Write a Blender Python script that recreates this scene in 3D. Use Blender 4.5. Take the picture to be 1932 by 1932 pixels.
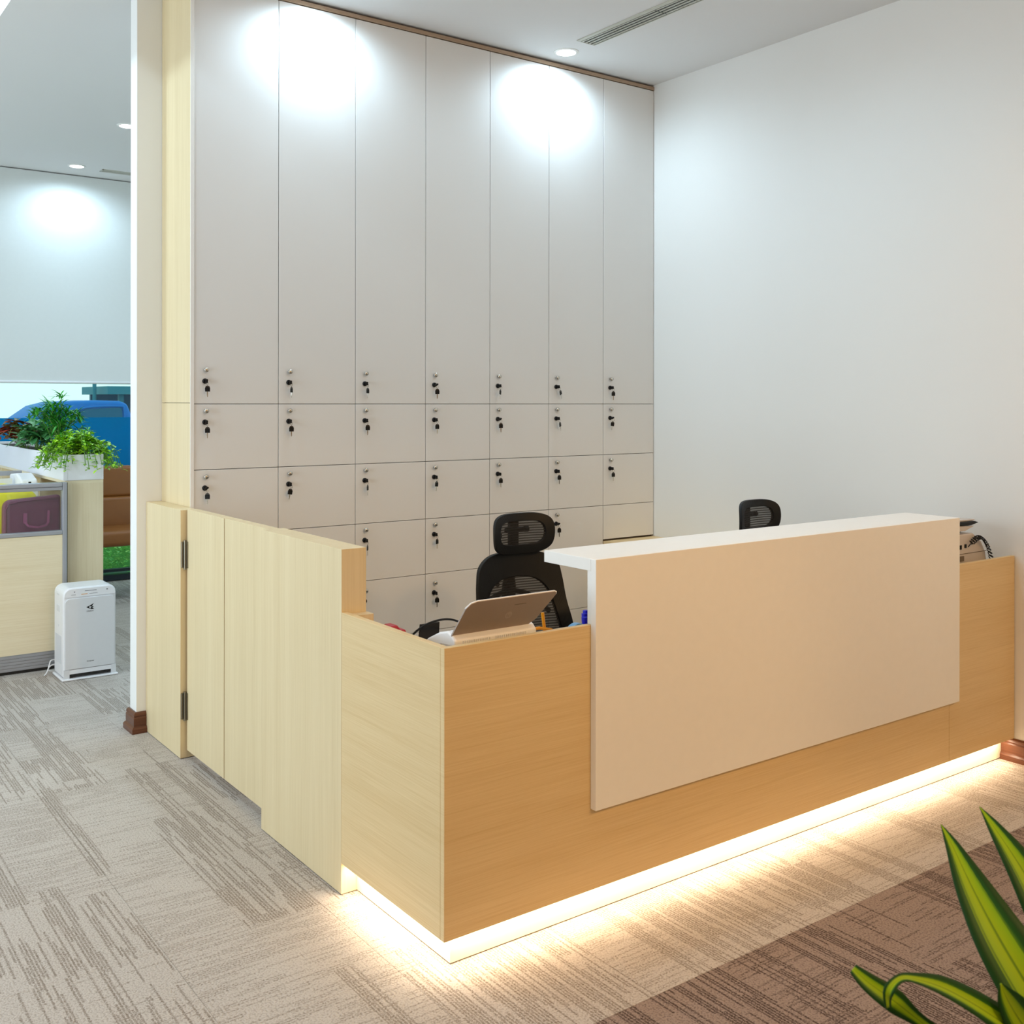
import bpy, bmesh, math, random
from mathutils import Vector, Matrix
for o in list(bpy.data.objects): bpy.data.objects.remove(o)
scene = bpy.context.scene
C = scene.collection
R = math.radians
rnd = random.Random(7)

# ------------------------------------------------------------------ camera
cd = bpy.data.cameras.new('camera')
cam = bpy.data.objects.new('camera', cd); C.objects.link(cam)
cam.location = (-1.5673, -2.4534, 1.6)
cam.rotation_euler = (R(90), R(-0.07), R(53.756 - 90))
cd.sensor_width = 36.0
cd.lens = 1980.41 / 1932 * 36.0
cd.shift_x = 0.0
cd.shift_y = (758.82 - 966) / 1932
cd.clip_start = 0.05
cd.dof.use_dof = True
cd.dof.focus_distance = 5.0
cd.dof.aperture_fstop = 13
scene.camera = cam

# ------------------------------------------------------------------ world and exposure
w = bpy.data.worlds.new('overcast_sky'); scene.world = w; w.use_nodes = True
w.node_tree.nodes['Background'].inputs['Color'].default_value = (0.80, 0.98, 0.94, 1)
w.node_tree.nodes['Background'].inputs['Strength'].default_value = 1.15
vs = scene.view_settings
vs.view_transform = 'Standard'; vs.look = 'None'; vs.gamma = 1.0; vs.use_curve_mapping = False
vs.exposure = 0.17
try:
    scene.cycles.max_bounces = 8; scene.cycles.diffuse_bounces = 5
    scene.cycles.sample_clamp_indirect = 6.0
    scene.cycles.caustics_reflective = False; scene.cycles.caustics_refractive = False
except Exception: pass

# room dimensions (metres)
XW = 3.019      # right wall
YL = 2.306      # face of the locker doors
YB = 2.712      # wall behind the lockers
ZC = 3.578      # ceiling
YF = 7.21       # far window wall
XS = -0.504     # edge of the low ceiling

def lamp(name, kind, loc, power, color, rot=(0,0,0), **kw):
    l = bpy.data.lights.new(name, kind); l.energy = power; l.color = color
    for k, v in kw.items(): setattr(l, k, v)
    o = bpy.data.objects.new(name, l); C.objects.link(o); o.location = loc; o.rotation_euler = rot
    return o
COOL = (0.62, 0.84, 1.0); DAY = (0.78, 0.86, 1.0); WARM = (1.0, 0.60, 0.25); LEDC = (1.0, 0.80, 0.58)
# daylight through the window bands in the left wall (stands in their openings)
lamp('window_daylight', 'AREA', (-3.93, 1.4, 1.7), 78, DAY, (0, R(-90), 0), shape='RECTANGLE', size=2.3, size_y=3.0)
lamp('window_daylight_office', 'AREA', (-3.93, 5.2, 1.7), 60, DAY, (0, R(-90), 0), shape='RECTANGLE', size=2.2, size_y=2.8)
# unseen area lights added behind the camera to warm the desk front
lamp('lobby_fill', 'AREA', (-1.0, -4.1, 3.50), 38, WARM, (R(38), 0, 0), shape='RECTANGLE', size=5.0, size_y=0.8)
lamp('lobby_fill_right', 'AREA', (1.9, -3.7, 3.50), 22, WARM, (R(38), 0, 0), shape='RECTANGLE', size=1.8, size_y=0.8)
# unseen warm spots added to tint the desk front and spare the lockers
for sx, pw in ((-0.2, 150), (1.4, 80), (2.65, 64)):
    d_ = Vector((sx + 0.15, 0.0, 0.62)) - Vector((sx, -4.2, 3.40))
    lamp('lobby_fill_spot', 'SPOT', (sx, -4.2, 3.40), pw, WARM, d_.to_track_quat('-Z', 'Y').to_euler(), spot_size=R(44), spot_blend=0.7, shadow_soft_size=0.12)
# under-counter LED strip light
lamp('led_front', 'AREA', (1.50, 0.032, 0.098), 6.6, LEDC, (0, 0, 0), shape='RECTANGLE', size=2.95, size_y=0.02)
lamp('led_side', 'AREA', (0.032, 0.33, 0.098), 1.35, LEDC, (0, 0, 0), shape='RECTANGLE', size=0.02, size_y=0.55)

# ------------------------------------------------------------------ helpers
def lin(c):
    c = c / 255.0
    return c / 12.92 if c <= 0.04045 else ((c + 0.055) / 1.055) ** 2.4
def rgb(r, g, b): return (lin(r), lin(g), lin(b), 1)

def wloc(o):
    v = Vector((0, 0, 0))
    while o is not None: v += Vector(o.location); o = o.parent
    return v
def obj(name, bm, mat, parent=None, world=False, smooth=False, bevel=0.0, seg=2, recalc=True):
    if recalc: bmesh.ops.recalc_face_normals(bm, faces=bm.faces)
    me = bpy.data.meshes.new(name)
    if world and parent is not None: bmesh.ops.translate(bm, verts=bm.verts, vec=-wloc(parent))
    bm.to_mesh(me); bm.free()
    o = bpy.data.objects.new(name, me); C.objects.link(o)
    if mat is not None: me.materials.append(mat)
    if parent is not None: o.parent = parent
    if smooth:
        for p in me.polygons: p.use_smooth = True
    if bevel > 0:
        m = o.modifiers.new('bevel', 'BEVEL'); m.width = bevel; m.segments = seg; m.limit_method = 'ANGLE'; m.angle_limit = R(40)
    return o
def thing(name, label, cat, loc=(0,0,0), rz=0, group=None):
    o = bpy.data.objects.new(name, None); C.objects.link(o); o.location = loc; o.rotation_euler = (0, 0, rz)
    o.empty_display_size = 0.05
    o['label'] = label; o['category'] = cat
    if group: o['group'] = group
    return o
def tag(o, label, cat, group=None):
    o['label'] = label; o['category'] = cat
    if group: o['group'] = group
    return o
def struct(name, bm, mat, **kw):
    o = obj(name, bm, mat, **kw); o['kind'] = 'structure'; return o
def copy_tree(o, parent=None):
    c = o.copy(); C.objects.link(c)
    if parent is not None: c.parent = parent
    for ch in list(o.children): copy_tree(ch, c)
    return c
def box(bm, x0, x1, y0, y1, z0, z1):
    v = [bm.verts.new(p) for p in ((x0,y0,z0),(x1,y0,z0),(x1,y1,z0),(x0,y1,z0),(x0,y0,z1),(x1,y0,z1),(x1,y1,z1),(x0,y1,z1))]
    for f in ((0,3,2,1),(4,5,6,7),(0,1,5,4),(1,2,6,5),(2,3,7,6),(3,0,4,7)): bm.faces.new([v[i] for i in f])
    return v
def B(*a):
    bm = bmesh.new(); box(bm, *a); return bm
def BB(*lst):
    bm = bmesh.new()
    for a in lst: box(bm, *a)
    return bm
def prism(bm, poly, axis, a, b):
    def mk(p, t):
        if axis == 'x': return (t, p[0], p[1])
        if axis == 'y': return (p[0], t, p[1])
        return (p[0], p[1], t)
    v0 = [bm.verts.new(mk(p, a)) for p in poly]; v1 = [bm.verts.new(mk(p, b)) for p in poly]
    n = len(poly)
    bm.faces.new(v0[::-1]); bm.faces.new(v1)
    for i in range(n): bm.faces.new((v0[i], v0[(i+1) % n], v1[(i+1) % n], v1[i]))
def tube(bm, pts, r, n=8, closed=False):
    pts = [Vector(p) for p in pts]; rings = []
    N = len(pts); up = None
    for i, p in enumerate(pts):
        if closed: d = pts[(i+1) % N] - pts[i-1]
        else: d = pts[min(i+1, N-1)] - pts[max(i-1, 0)]
        d.normalize()
        if up is None:
            up = Vector((0, 0, 1)) if abs(d.z) < 0.9 else Vector((1, 0, 0))
        s = d.cross(up)
        if s.length < 1e-4: s = d.cross(Vector((0, 1, 0)))
        s.normalize(); u = s.cross(d).normalized(); up = u
        rr = r[i] if isinstance(r, (list, tuple)) else r
        rings.append([bm.verts.new(p + s * math.cos(2*math.pi*k/n) * rr + u * math.sin(2*math.pi*k/n) * rr) for k in range(n)])
    M = N if closed else N - 1
    for i in range(M):
        a, b = rings[i], rings[(i+1) % N]
        for k in range(n): bm.faces.new((a[k], a[(k+1) % n], b[(k+1) % n], b[k]))
    if not closed:
        bm.faces.new(rings[0][::-1]); bm.faces.new(rings[-1])
def lathe(bm, prof, c=(0,0,0), n=16, axis='z'):
    rings = []
    for r, z in prof:
        ring = []
        for k in range(n):
            a = 2*math.pi*k/n; x, y = r*math.cos(a), r*math.sin(a)
            p = (x, y, z) if axis == 'z' else ((x, z, y) if axis == 'y' else (z, x, y))
            ring.append(bm.verts.new((p[0]+c[0], p[1]+c[1], p[2]+c[2])))
        rings.append(ring)
    for a, b in zip(rings, rings[1:]):
        for k in range(n): bm.faces.new((a[k], a[(k+1) % n], b[(k+1) % n], b[k]))
    bm.faces.new(rings[0][::-1]); bm.faces.new(rings[-1])
def rrect(x0, x1, z0, z1, r, n=4, corners=(1,1,1,1)):
    out = []
    for i, (cx, cz, a0) in enumerate(((x1-r, z0+r, -90), (x1-r, z1-r, 0), (x0+r, z1-r, 90), (x0+r, z0+r, 180))):
        if corners[i]:
            for k in range(n+1):
                a = R(a0 + 90*k/n); out.append((cx + r*math.cos(a), cz + r*math.sin(a)))
        else:
            out.append(((x1, x1, x0, x0)[i], (z0, z1, z1, z0)[i]))
    return out
def smoothpts(P, n=6, closed=False):
    P = [Vector(p) for p in P]; out = []; N = len(P)
    rng = range(N) if closed else range(N-1)
    for i in rng:
        if closed: a, b, c, d = P[i-1], P[i], P[(i+1) % N], P[(i+2) % N]
        else: a, b, c, d = P[max(i-1,0)], P[i], P[i+1], P[min(i+2,N-1)]
        for k in range(n):
            t = k/n
            out.append(0.5*((2*b)+(c-a)*t+(2*a-5*b+4*c-d)*t*t+(3*b-a-3*c+d)*t**3))
    if not closed: out.append(P[-1])
    return out
def text_mesh(name, s, size, mat, parent, loc, rot, depth=0.0006):
    cu = bpy.data.curves.new(name, 'FONT'); cu.body = s; cu.size = size; cu.extrude = depth
    cu.align_x = 'CENTER'; cu.align_y = 'CENTER'
    t = bpy.data.objects.new(name + '_tmp', cu); C.objects.link(t)
    dg = bpy.context.evaluated_depsgraph_get(); dg.update()
    me = bpy.data.meshes.new_from_object(t.evaluated_get(dg)); me.name = name
    bpy.data.objects.remove(t)
    me.transform(Matrix.Translation(loc) @ rot.to_4x4())
    me.materials.clear(); me.materials.append(mat)
    o = bpy.data.objects.new(name, me); C.objects.link(o)
    o.parent = parent
    return o

# ------------------------------------------------------------------ materials
def mat(name, col, rough=0.5, metal=0.0, spec=0.5, noise=0.0, nscale=30, bump=0.0, bscale=200, emit=None, estr=0.0, alpha=1.0, trans=0.0):
    m = bpy.data.materials.new(name); m.use_nodes = True
    nt = m.node_tree; b = nt.nodes['Principled BSDF']
    b.inputs['Base Color'].default_value = col; b.inputs['Roughness'].default_value = rough
    b.inputs['Metallic'].default_value = metal; b.inputs['Specular IOR Level'].default_value = spec
    b.inputs['Alpha'].default_value = alpha
    if emit: b.inputs['Emission Color'].default_value = emit; b.inputs['Emission Strength'].default_value = estr
    if trans: b.inputs['Transmission Weight'].default_value = trans
    tc = nt.nodes.new('ShaderNodeTexCoord')
    if noise >= 0:
        n = nt.nodes.new('ShaderNodeTexNoise'); n.inputs['Scale'].default_value = nscale; n.inputs['Detail'].default_value = 4
        nt.links.new(tc.outputs['Object'], n.inputs['Vector'])
        mr = nt.nodes.new('ShaderNodeMapRange')
        amt = noise if noise > 0 else 0.02
        mr.inputs['To Min'].default_value = 1 - amt; mr.inputs['To Max'].default_value = 1 + amt
        nt.links.new(n.outputs['Fac'], mr.inputs['Value'])
        vm = nt.nodes.new('ShaderNodeVectorMath'); vm.operation = 'SCALE'
        vm.inputs[0].default_value = col[:3]; nt.links.new(mr.outputs['Result'], vm.inputs['Scale'])
        nt.links.new(vm.outputs['Vector'], b.inputs['Base Color'])
    if bump > 0:
        n2 = nt.nodes.new('ShaderNodeTexNoise'); n2.inputs['Scale'].default_value = bscale
        nt.links.new(tc.outputs['Object'], n2.inputs['Vector'])
        bp = nt.nodes.new('ShaderNodeBump'); bp.inputs['Strength'].default_value = bump; bp.inputs['Distance'].default_value = 0.002
        nt.links.new(n2.outputs['Fac'], bp.inputs['Height']); nt.links.new(bp.outputs['Normal'], b.inputs['Normal'])
    return m

def wood(name, base, dark, direction, rough=0.42, band=9.0):
    """Laminate with fine grain running along world axis `direction` and soft board-wide tone bands."""
    m = bpy.data.materials.new(name); m.use_nodes = True; nt = m.node_tree; L = nt.links
    b = nt.nodes['Principled BSDF']; b.inputs['Roughness'].default_value = rough; b.inputs['Specular IOR Level'].default_value = 0.35
    g = nt.nodes.new('ShaderNodeNewGeometry')
    def noise(sc, detail, distort=0.0, rough_=0.6):
        mp = nt.nodes.new('ShaderNodeMapping'); mp.inputs['Scale'].default_value = sc
        L.new(g.outputs['Position'], mp.inputs['Vector'])
        n = nt.nodes.new('ShaderNodeTexNoise'); n.inputs['Scale'].default_value = 1.0
        n.inputs['Detail'].default_value = detail; n.inputs['Distortion'].default_value = distort; n.inputs['Roughness'].default_value = rough_
        L.new(mp.outputs['Vector'], n.inputs['Vector']); return n
    if direction == 'z': s1, s2 = (260, 260, 3.0), (14, 14, 0.15)
    else: s1, s2 = (3.5, 3.5, 260), (0.25, 0.25, band)
    fine = noise(s1, 6); bands = noise(s2, 2, 0.0, 0.5)
    s3 = (60, 60, 1.3) if direction == 'z' else (1.6, 1.6, 70)
    mid = noise(s3, 3, 1.2)
    r1 = nt.nodes.new('ShaderNodeMapRange'); r1.inputs['From Min'].default_value = 0.35; r1.inputs['From Max'].default_value = 0.7
    L.new(fine.outputs['Fac'], r1.inputs['Value'])
    r2 = nt.nodes.new('ShaderNodeMapRange'); r2.inputs['From Min'].default_value = 0.3; r2.inputs['From Max'].default_value = 0.7
    L.new(bands.outputs['Fac'], r2.inputs['Value'])
    r3 = nt.nodes.new('ShaderNodeMapRange'); r3.inputs['From Min'].default_value = 0.5; r3.inputs['From Max'].default_value = 0.75
    L.new(mid.outputs['Fac'], r3.inputs['Value'])
    a = nt.nodes.new('ShaderNodeMath'); a.operation = 'MULTIPLY'; a.inputs[1].default_value = 0.38; L.new(r1.outputs['Result'], a.inputs[0])
    c = nt.nodes.new('ShaderNodeMath'); c.operation = 'MULTIPLY_ADD'; c.inputs[1].default_value = 0.32; L.new(r2.outputs['Result'], c.inputs[0]); L.new(a.outputs[0], c.inputs[2])
    d = nt.nodes.new('ShaderNodeMath'); d.operation = 'MULTIPLY_ADD'; d.inputs[1].default_value = 0.25; L.new(r3.outputs['Result'], d.inputs[0]); L.new(c.outputs[0], d.inputs[2])
    mx = nt.nodes.new('ShaderNodeMix'); mx.data_type = 'RGBA'
    mx.inputs[6].default_value = base; mx.inputs[7].default_value = dark
    L.new(d.outputs[0], mx.inputs[0]); L.new(mx.outputs[2], b.inputs['Base Color'])
    bp = nt.nodes.new('ShaderNodeBump'); bp.inputs['Strength'].default_value = 0.08; bp.inputs['Distance'].default_value = 0.001
    L.new(fine.outputs['Fac'], bp.inputs['Height']); L.new(bp.outputs['Normal'], b.inputs['Normal'])
    return m

def carpet(name, base, dark, contrast):
    """Loop-pile carpet tile: rows of dashes along Y in blocks, crossed by weaker rows along X."""
    m = bpy.data.materials.new(name); m.use_nodes = True; nt = m.node_tree; L = nt.links
    b = nt.nodes['Principled BSDF']; b.inputs['Roughness'].default_value = 0.95; b.inputs['Specular IOR Level'].default_value = 0.1
    g = nt.nodes.new('ShaderNodeNewGeometry'); P = g.outputs['Position']
    def mapn(sc, loc=(0,0,0)):
        mp = nt.nodes.new('ShaderNodeMapping'); mp.inputs['Scale'].default_value = sc; mp.inputs['Location'].default_value = loc
        L.new(P, mp.inputs['Vector']); return mp.outputs['Vector']
    def noise(sc, detail=2, loc=(0,0,0)):
        n = nt.nodes.new('ShaderNodeTexNoise'); n.inputs['Scale'].default_value = 1; n.inputs['Detail'].default_value = detail
        L.new(mapn(sc, loc), n.inputs['Vector']); return n.outputs['Fac']
    def rng(v, a, c, lo=0.0, hi=1.0):
        r = nt.nodes.new('ShaderNodeMapRange'); r.inputs['From Min'].default_value = a; r.inputs['From Max'].default_value = c
        r.inputs['To Min'].default_value = lo; r.inputs['To Max'].default_value = hi
        L.new(v, r.inputs['Value']); return r.outputs['Result']
    def math_(op, a, c=None):
        n = nt.nodes.new('ShaderNodeMath'); n.operation = op
        if isinstance(a, (int, float)): n.inputs[0].default_value = a
        else: L.new(a, n.inputs[0])
        if c is not None:
            if isinstance(c, (int, float)): n.inputs[1].default_value = c
            else: L.new(c, n.inputs[1])
        return n.outputs[0]
    def cells(sx, sy, loc):
        fl = nt.nodes.new('ShaderNodeVectorMath'); fl.operation = 'FLOOR'; L.new(mapn((sx, sy, 0), loc), fl.inputs[0])
        wn = nt.nodes.new('ShaderNodeTexWhiteNoise'); wn.noise_dimensions = '2D'; L.new(fl.outputs[0], wn.inputs['Vector'])
        return wn.outputs['Value']
    def ragged():
        n = nt.nodes.new('ShaderNodeTexNoise'); n.inputs['Scale'].default_value = 220; n.inputs['Detail'].default_value = 2; L.new(P, n.inputs['Vector'])
        sb = nt.nodes.new('ShaderNodeVectorMath'); sb.operation = 'SUBTRACT'; L.new(n.outputs['Color'], sb.inputs[0]); sb.inputs[1].default_value = (0.5, 0.5, 0.5)
        sc = nt.nodes.new('ShaderNodeVectorMath'); sc.operation = 'SCALE'; sc.inputs['Scale'].default_value = 0.012; L.new(sb.outputs[0], sc.inputs[0])
        ad = nt.nodes.new('ShaderNodeVectorMath'); ad.operation = 'ADD'; L.new(P, ad.inputs[0]); L.new(sc.outputs[0], ad.inputs[1])
        sp = nt.nodes.new('ShaderNodeSeparateXYZ'); L.new(ad.outputs[0], sp.inputs[0]); return sp
    RP = ragged()
    def dashes(u, v, pitch, length):
        """value 0..1 per dash: lines `pitch` wide across u, broken every `length` along v with a random phase"""
        lid = math_('FLOOR', math_('MULTIPLY', RP.outputs[u], 1.0/pitch))
        w1 = nt.nodes.new('ShaderNodeTexWhiteNoise'); w1.noise_dimensions = '1D'; L.new(lid, w1.inputs['W'])
        vv = math_('FLOOR', math_('ADD', math_('MULTIPLY', RP.outputs[v], 1.0/length), math_('MULTIPLY', w1.outputs['Value'], 7.3)))
        cb = nt.nodes.new('ShaderNodeCombineXYZ'); L.new(lid, cb.inputs[0]); L.new(vv, cb.inputs[1])
        w2 = nt.nodes.new('ShaderNodeTexWhiteNoise'); w2.noise_dimensions = '2D'; L.new(cb.outputs[0], w2.inputs['Vector'])
        fr = math_('FRACT', math_('MULTIPLY', RP.outputs[u], 1.0/pitch))
        return math_('ADD', w2.outputs['Value'], math_('MULTIPLY', rng(fr, 0.62, 0.72), 2.0))
    cy = cells(4.0, 2.0, (0.31, 0.8, 0)); cx = cells(2.0, 4.0, (0.156, 0.4, 0)); cn = cells(16.0, 1.0, (0.62, 0.78, 0))
    kind = rng(cy, 0.45, 0.60)                       # 1 where rows run along Y
    py_ = math_('MULTIPLY', kind, rng(cx, 0.0, 1.0, 0.35, 0.85))
    py_ = math_('MAXIMUM', py_, math_('MULTIPLY', rng(cn, 0.80, 0.82), 0.8))
    px_ = math_('MULTIPLY', math_('SUBTRACT', 1.0, kind), rng(cx, 0.0, 1.0, 0.25, 0.75))
    a = math_('LESS_THAN', dashes(0, 1, 0.0095, 0.23), py_)
    c = math_('LESS_THAN', dashes(1, 0, 0.0100, 0.10), px_)
    d = math_('MAXIMUM', a, math_('MULTIPLY', c, 0.6))
    ty = rng(cells(4.0, 2.0, (0.31, 0.8, 0)), 0.0, 1.0, 0.0, 0.25)
    # the ribs of the pile and its speckle
    wv = nt.nodes.new('ShaderNodeTexWave'); wv.inputs['Scale'].default_value = 1.0; wv.bands_direction = 'X'; wv.inputs['Distortion'].default_value = 0.3
    L.new(mapn((26, 0.01, 0.01)), wv.inputs['Vector'])
    rib = rng(wv.outputs['Fac'], 0, 1, 0, 0.10)
    sp = rng(noise((170, 170, 50), 3), 0.35, 0.65, -0.42, 0.42)
    s = math_('ADD', math_('MULTIPLY', d, contrast), rib); s = math_('ADD', s, sp); s = math_('ADD', s, math_('MULTIPLY', ty, 0.3))
    mx = nt.nodes.new('ShaderNodeMix'); mx.data_type = 'RGBA'; mx.clamp_factor = True
    mx.inputs[6].default_value = base; mx.inputs[7].default_value = dark
    L.new(s, mx.inputs[0]); L.new(mx.outputs[2], b.inputs['Base Color'])
    bp = nt.nodes.new('ShaderNodeBump'); bp.inputs['Strength'].default_value = 0.5; bp.inputs['Distance'].default_value = 0.003; bp.invert = True
    L.new(s, bp.inputs['Height']); L.new(bp.outputs['Normal'], b.inputs['Normal'])
    return m

M = {}
M['wall'] = mat('painted_wall', rgb(236, 236, 233), 0.85, noise=0.01, nscale=2, bump=0.05, bscale=400)
M['ceil'] = mat('ceiling_paint', rgb(230, 229, 228), 0.9, noise=0.01, nscale=2)
M['locker'] = mat('locker_laminate', rgb(230, 230, 228), 0.40, noise=0.008, nscale=3)
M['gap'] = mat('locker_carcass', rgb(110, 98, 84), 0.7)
M['woodz'] = wood('maple_laminate_vertical', rgb(229, 211, 172), rgb(208, 186, 142), 'z')
M['woodh'] = wood('maple_laminate_horizontal', rgb(230, 206, 160), rgb(204, 173, 120), 'h')
M['oak'] = wood('office_laminate', rgb(244, 232, 202), rgb(222, 204, 164), 'h')
M['oakz'] = wood('office_laminate_upright', rgb(238, 224, 192), rgb(216, 196, 154), 'z')
M['trimwood'] = wood('top_trim_wood', rgb(178, 154, 130), rgb(138, 114, 92), 'h')
M['board'] = wood('baseboard_wood', rgb(116, 72, 50), rgb(64, 36, 26), 'h', 0.3)
M['white'] = mat('white_solid_surface', rgb(243, 242, 238), 0.35)
M['desk'] = mat('worktop_white', rgb(225, 215, 200), 0.5)
M['kick'] = mat('kick_board', rgb(236, 226, 204), 0.5)
M['led'] = mat('led_diffuser', rgb(255, 240, 210), 0.5, emit=(1.0, 0.84, 0.58, 1), estr=4.0)
M['lampglow'] = mat('lamp_glow', (1, 1, 1, 1), 0.5, emit=(0.92, 0.98, 1.0, 1), estr=9.0)
M['chrome'] = mat('chrome', rgb(200, 196, 186), 0.22, metal=1.0)
M['steel'] = mat('hinge_steel', rgb(150, 142, 124), 0.35, metal=1.0)
M['alu'] = mat('brushed_aluminium', rgb(176, 178, 184), 0.45, metal=0.6, spec=0.4)
M['black'] = mat('black_plastic', rgb(5, 4, 4), 0.5, spec=0.3)
M['blackrough'] = mat('black_fabric', rgb(7, 6, 6), 0.9, spec=0.2)
M['carpet'] = carpet('beige_carpet', rgb(197, 189, 181), rgb(136, 124, 112), 0.6)
M['carpetdark'] = carpet('brown_carpet', rgb(158, 140, 130), rgb(78, 64, 60), 0.7)
M['pwhite'] = mat('white_appliance_plastic', rgb(240, 240, 242), 0.35)
M['pgrey'] = mat('light_grey_plastic', rgb(224, 225, 227), 0.4)
M['print'] = mat('grey_print', rgb(120, 120, 124), 0.6)
M['purple'] = mat('purple_leather', rgb(104, 24, 66), 0.5, bump=0.2, bscale=300)
M['purplelight'] = mat('purple_strap', rgb(140, 52, 100), 0.6)
M['yellow'] = mat('yellow_cloth', rgb(248, 238, 10), 0.8)
M['brown'] = mat('brown_leather', rgb(138, 84, 34), 0.38, noise=0.12, nscale=6, bump=0.15, bscale=250)
M['blind'] = mat('blind_fabric', rgb(216, 220, 218), 0.9, bump=0.05, bscale=500)
M['frame'] = mat('dark_window_frame', rgb(20, 34, 44), 0.4)
M['red'] = mat('red_plastic', rgb(170, 20, 34), 0.4)
M['orange'] = mat('amber_plastic', rgb(222, 150, 20), 0.4)
M['blue'] = mat('blue_plastic', rgb(14, 10, 190), 0.35)
M['lightblue'] = mat('pale_blue_tape', rgb(110, 170, 215), 0.3)
M['faxgrey'] = mat('grey_phone_plastic', rgb(196, 188, 182), 0.45)
M['tray'] = mat('grey_tray_plastic', rgb(150, 134, 124), 0.38)
M['traylight'] = mat('tray_emblem', rgb(164, 148, 137), 0.3)
M['soil'] = mat('potting_soil', rgb(50, 36, 26), 0.95, noise=0.3, nscale=80)
M['stem'] = mat('plant_stem', rgb(96, 140, 50), 0.7)
M['cane'] = mat('plant_cane', rgb(120, 96, 62), 0.8, noise=0.2, nscale=40)
M['pot'] = mat('ceramic_pot', rgb(222, 220, 214), 0.3)
M['ventmetal'] = mat('vent_metal', rgb(196, 194, 182), 0.45, metal=0.2)
M['ventdark'] = mat('vent_shadow', rgb(34, 32, 28), 0.8)
M['carblue'] = mat('blue_car_paint', rgb(0, 112, 200), 0.5, spec=0.15)
M['carglass'] = mat('car_glass', rgb(0, 92, 130), 0.4, spec=0.2)
M['tyre'] = mat('tyre_rubber', rgb(18, 18, 18), 0.9)
M['shed'] = mat('teal_shelter', rgb(16, 120, 140), 0.6)
M['ground'] = mat('paving_outside', rgb(150, 165, 165), 0.9, noise=0.1, nscale=4)

def leafmat(name, c1, c2, scale=6, rough=0.4):
    m = bpy.data.materials.new(name); m.use_nodes = True; nt = m.node_tree; L = nt.links
    b = nt.nodes['Principled BSDF']; b.inputs['Roughness'].default_value = rough
    g = nt.nodes.new('ShaderNodeNewGeometry')
    n = nt.nodes.new('ShaderNodeTexNoise'); n.inputs['Scale'].default_value = scale; L.new(g.outputs['Position'], n.inputs['Vector'])
    wn = nt.nodes.new('ShaderNodeMath'); wn.operation = 'MULTIPLY_ADD'; wn.inputs[1].default_value = 0.7
    L.new(g.outputs['Random Per Island'], wn.inputs[0])
    mr = nt.nodes.new('ShaderNodeMapRange'); mr.inputs['From Min'].default_value = 0.3; mr.inputs['From Max'].default_value = 0.7; mr.inputs['To Max'].default_value = 0.4; L.new(n.outputs['Fac'], mr.inputs['Value'])
    L.new(mr.outputs['Result'], wn.inputs[2])
    mx = nt.nodes.new('ShaderNodeMix'); mx.data_type = 'RGBA'; mx.inputs[6].default_value = c1; mx.inputs[7].default_value = c2
    L.new(wn.outputs[0], mx.inputs[0]); L.new(mx.outputs[2], b.inputs['Base Color'])
    return m
M['leafred'] = leafmat('red_green_leaves', rgb(180, 20, 40), rgb(76, 110, 52), 14)
M['leafdark'] = leafmat('dark_green_leaves', rgb(30, 104, 54), rgb(90, 156, 90), 10)
M['leaffern'] = leafmat('fern_leaves', rgb(22, 120, 24), rgb(80, 180, 60), 10)
M['leafbright'] = leafmat('bright_green_leaves', rgb(70, 165, 10), rgb(190, 235, 50), 10)
M['leafhedge'] = leafmat('hedge_leaves', rgb(60, 225, 110), rgb(220, 255, 100), 8)

def glassmat(name, tint, fac=0.0, diff=(0,0,0,1), rough=0.0):
    m = bpy.data.materials.new(name); m.use_nodes = True; nt = m.node_tree; L = nt.links
    for n in list(nt.nodes): nt.nodes.remove(n)
    out = nt.nodes.new('ShaderNodeOutputMaterial'); tr = nt.nodes.new('ShaderNodeBsdfTransparent'); tr.inputs[0].default_value = tint
    gl = nt.nodes.new('ShaderNodeBsdfGlossy'); gl.inputs['Roughness'].default_value = rough
    mx = nt.nodes.new('ShaderNodeMixShader'); mx.inputs[0].default_value = 0.04
    L.new(tr.outputs[0], mx.inputs[1]); L.new(gl.outputs[0], mx.inputs[2])
    last = mx
    if fac > 0:
        df = nt.nodes.new('ShaderNodeBsdfDiffuse'); df.inputs[0].default_value = diff
        m2 = nt.nodes.new('ShaderNodeMixShader'); m2.inputs[0].default_value = fac
        L.new(mx.outputs[0], m2.inputs[1]); L.new(df.outputs[0], m2.inputs[2]); last = m2
    L.new(last.outputs[0], out.inputs[0]); return m
M['glass'] = glassmat('window_glass', (0.86, 0.98, 0.97, 1))
M['film'] = glassmat('blue_privacy_film', (0.02, 0.42, 0.66, 1), 0.6, rgb(0, 140, 200))
M['pglass'] = glassmat('partition_glass', (0.97, 0.98, 0.98, 1), 0.015, rgb(200, 205, 200))

# woven seat mesh: horizontal ribs with see-through gaps
def meshfabric():
    m = bpy.data.materials.new('chair_net'); m.use_nodes = True; nt = m.node_tree; L = nt.links
    b = nt.nodes['Principled BSDF']; b.inputs['Base Color'].default_value = rgb(12, 10, 9); b.inputs['Roughness'].default_value = 0.8
    tc = nt.nodes.new('ShaderNodeTexCoord')
    wv = nt.nodes.new('ShaderNodeTexWave'); wv.bands_direction = 'Z'; wv.inputs['Scale'].default_value = 30; wv.inputs['Distortion'].default_value = 0.4
    L.new(tc.outputs['Object'], wv.inputs['Vector'])
    mr = nt.nodes.new('ShaderNodeMapRange'); mr.inputs['From Min'].default_value = 0.2; mr.inputs['From Max'].default_value = 0.8
    mr.inputs['To Min'].default_value = 0.80; mr.inputs['To Max'].default_value = 0.96
    L.new(wv.outputs['Fac'], mr.inputs['Value']); L.new(mr.outputs['Result'], b.inputs['Alpha'])
    return m
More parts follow.
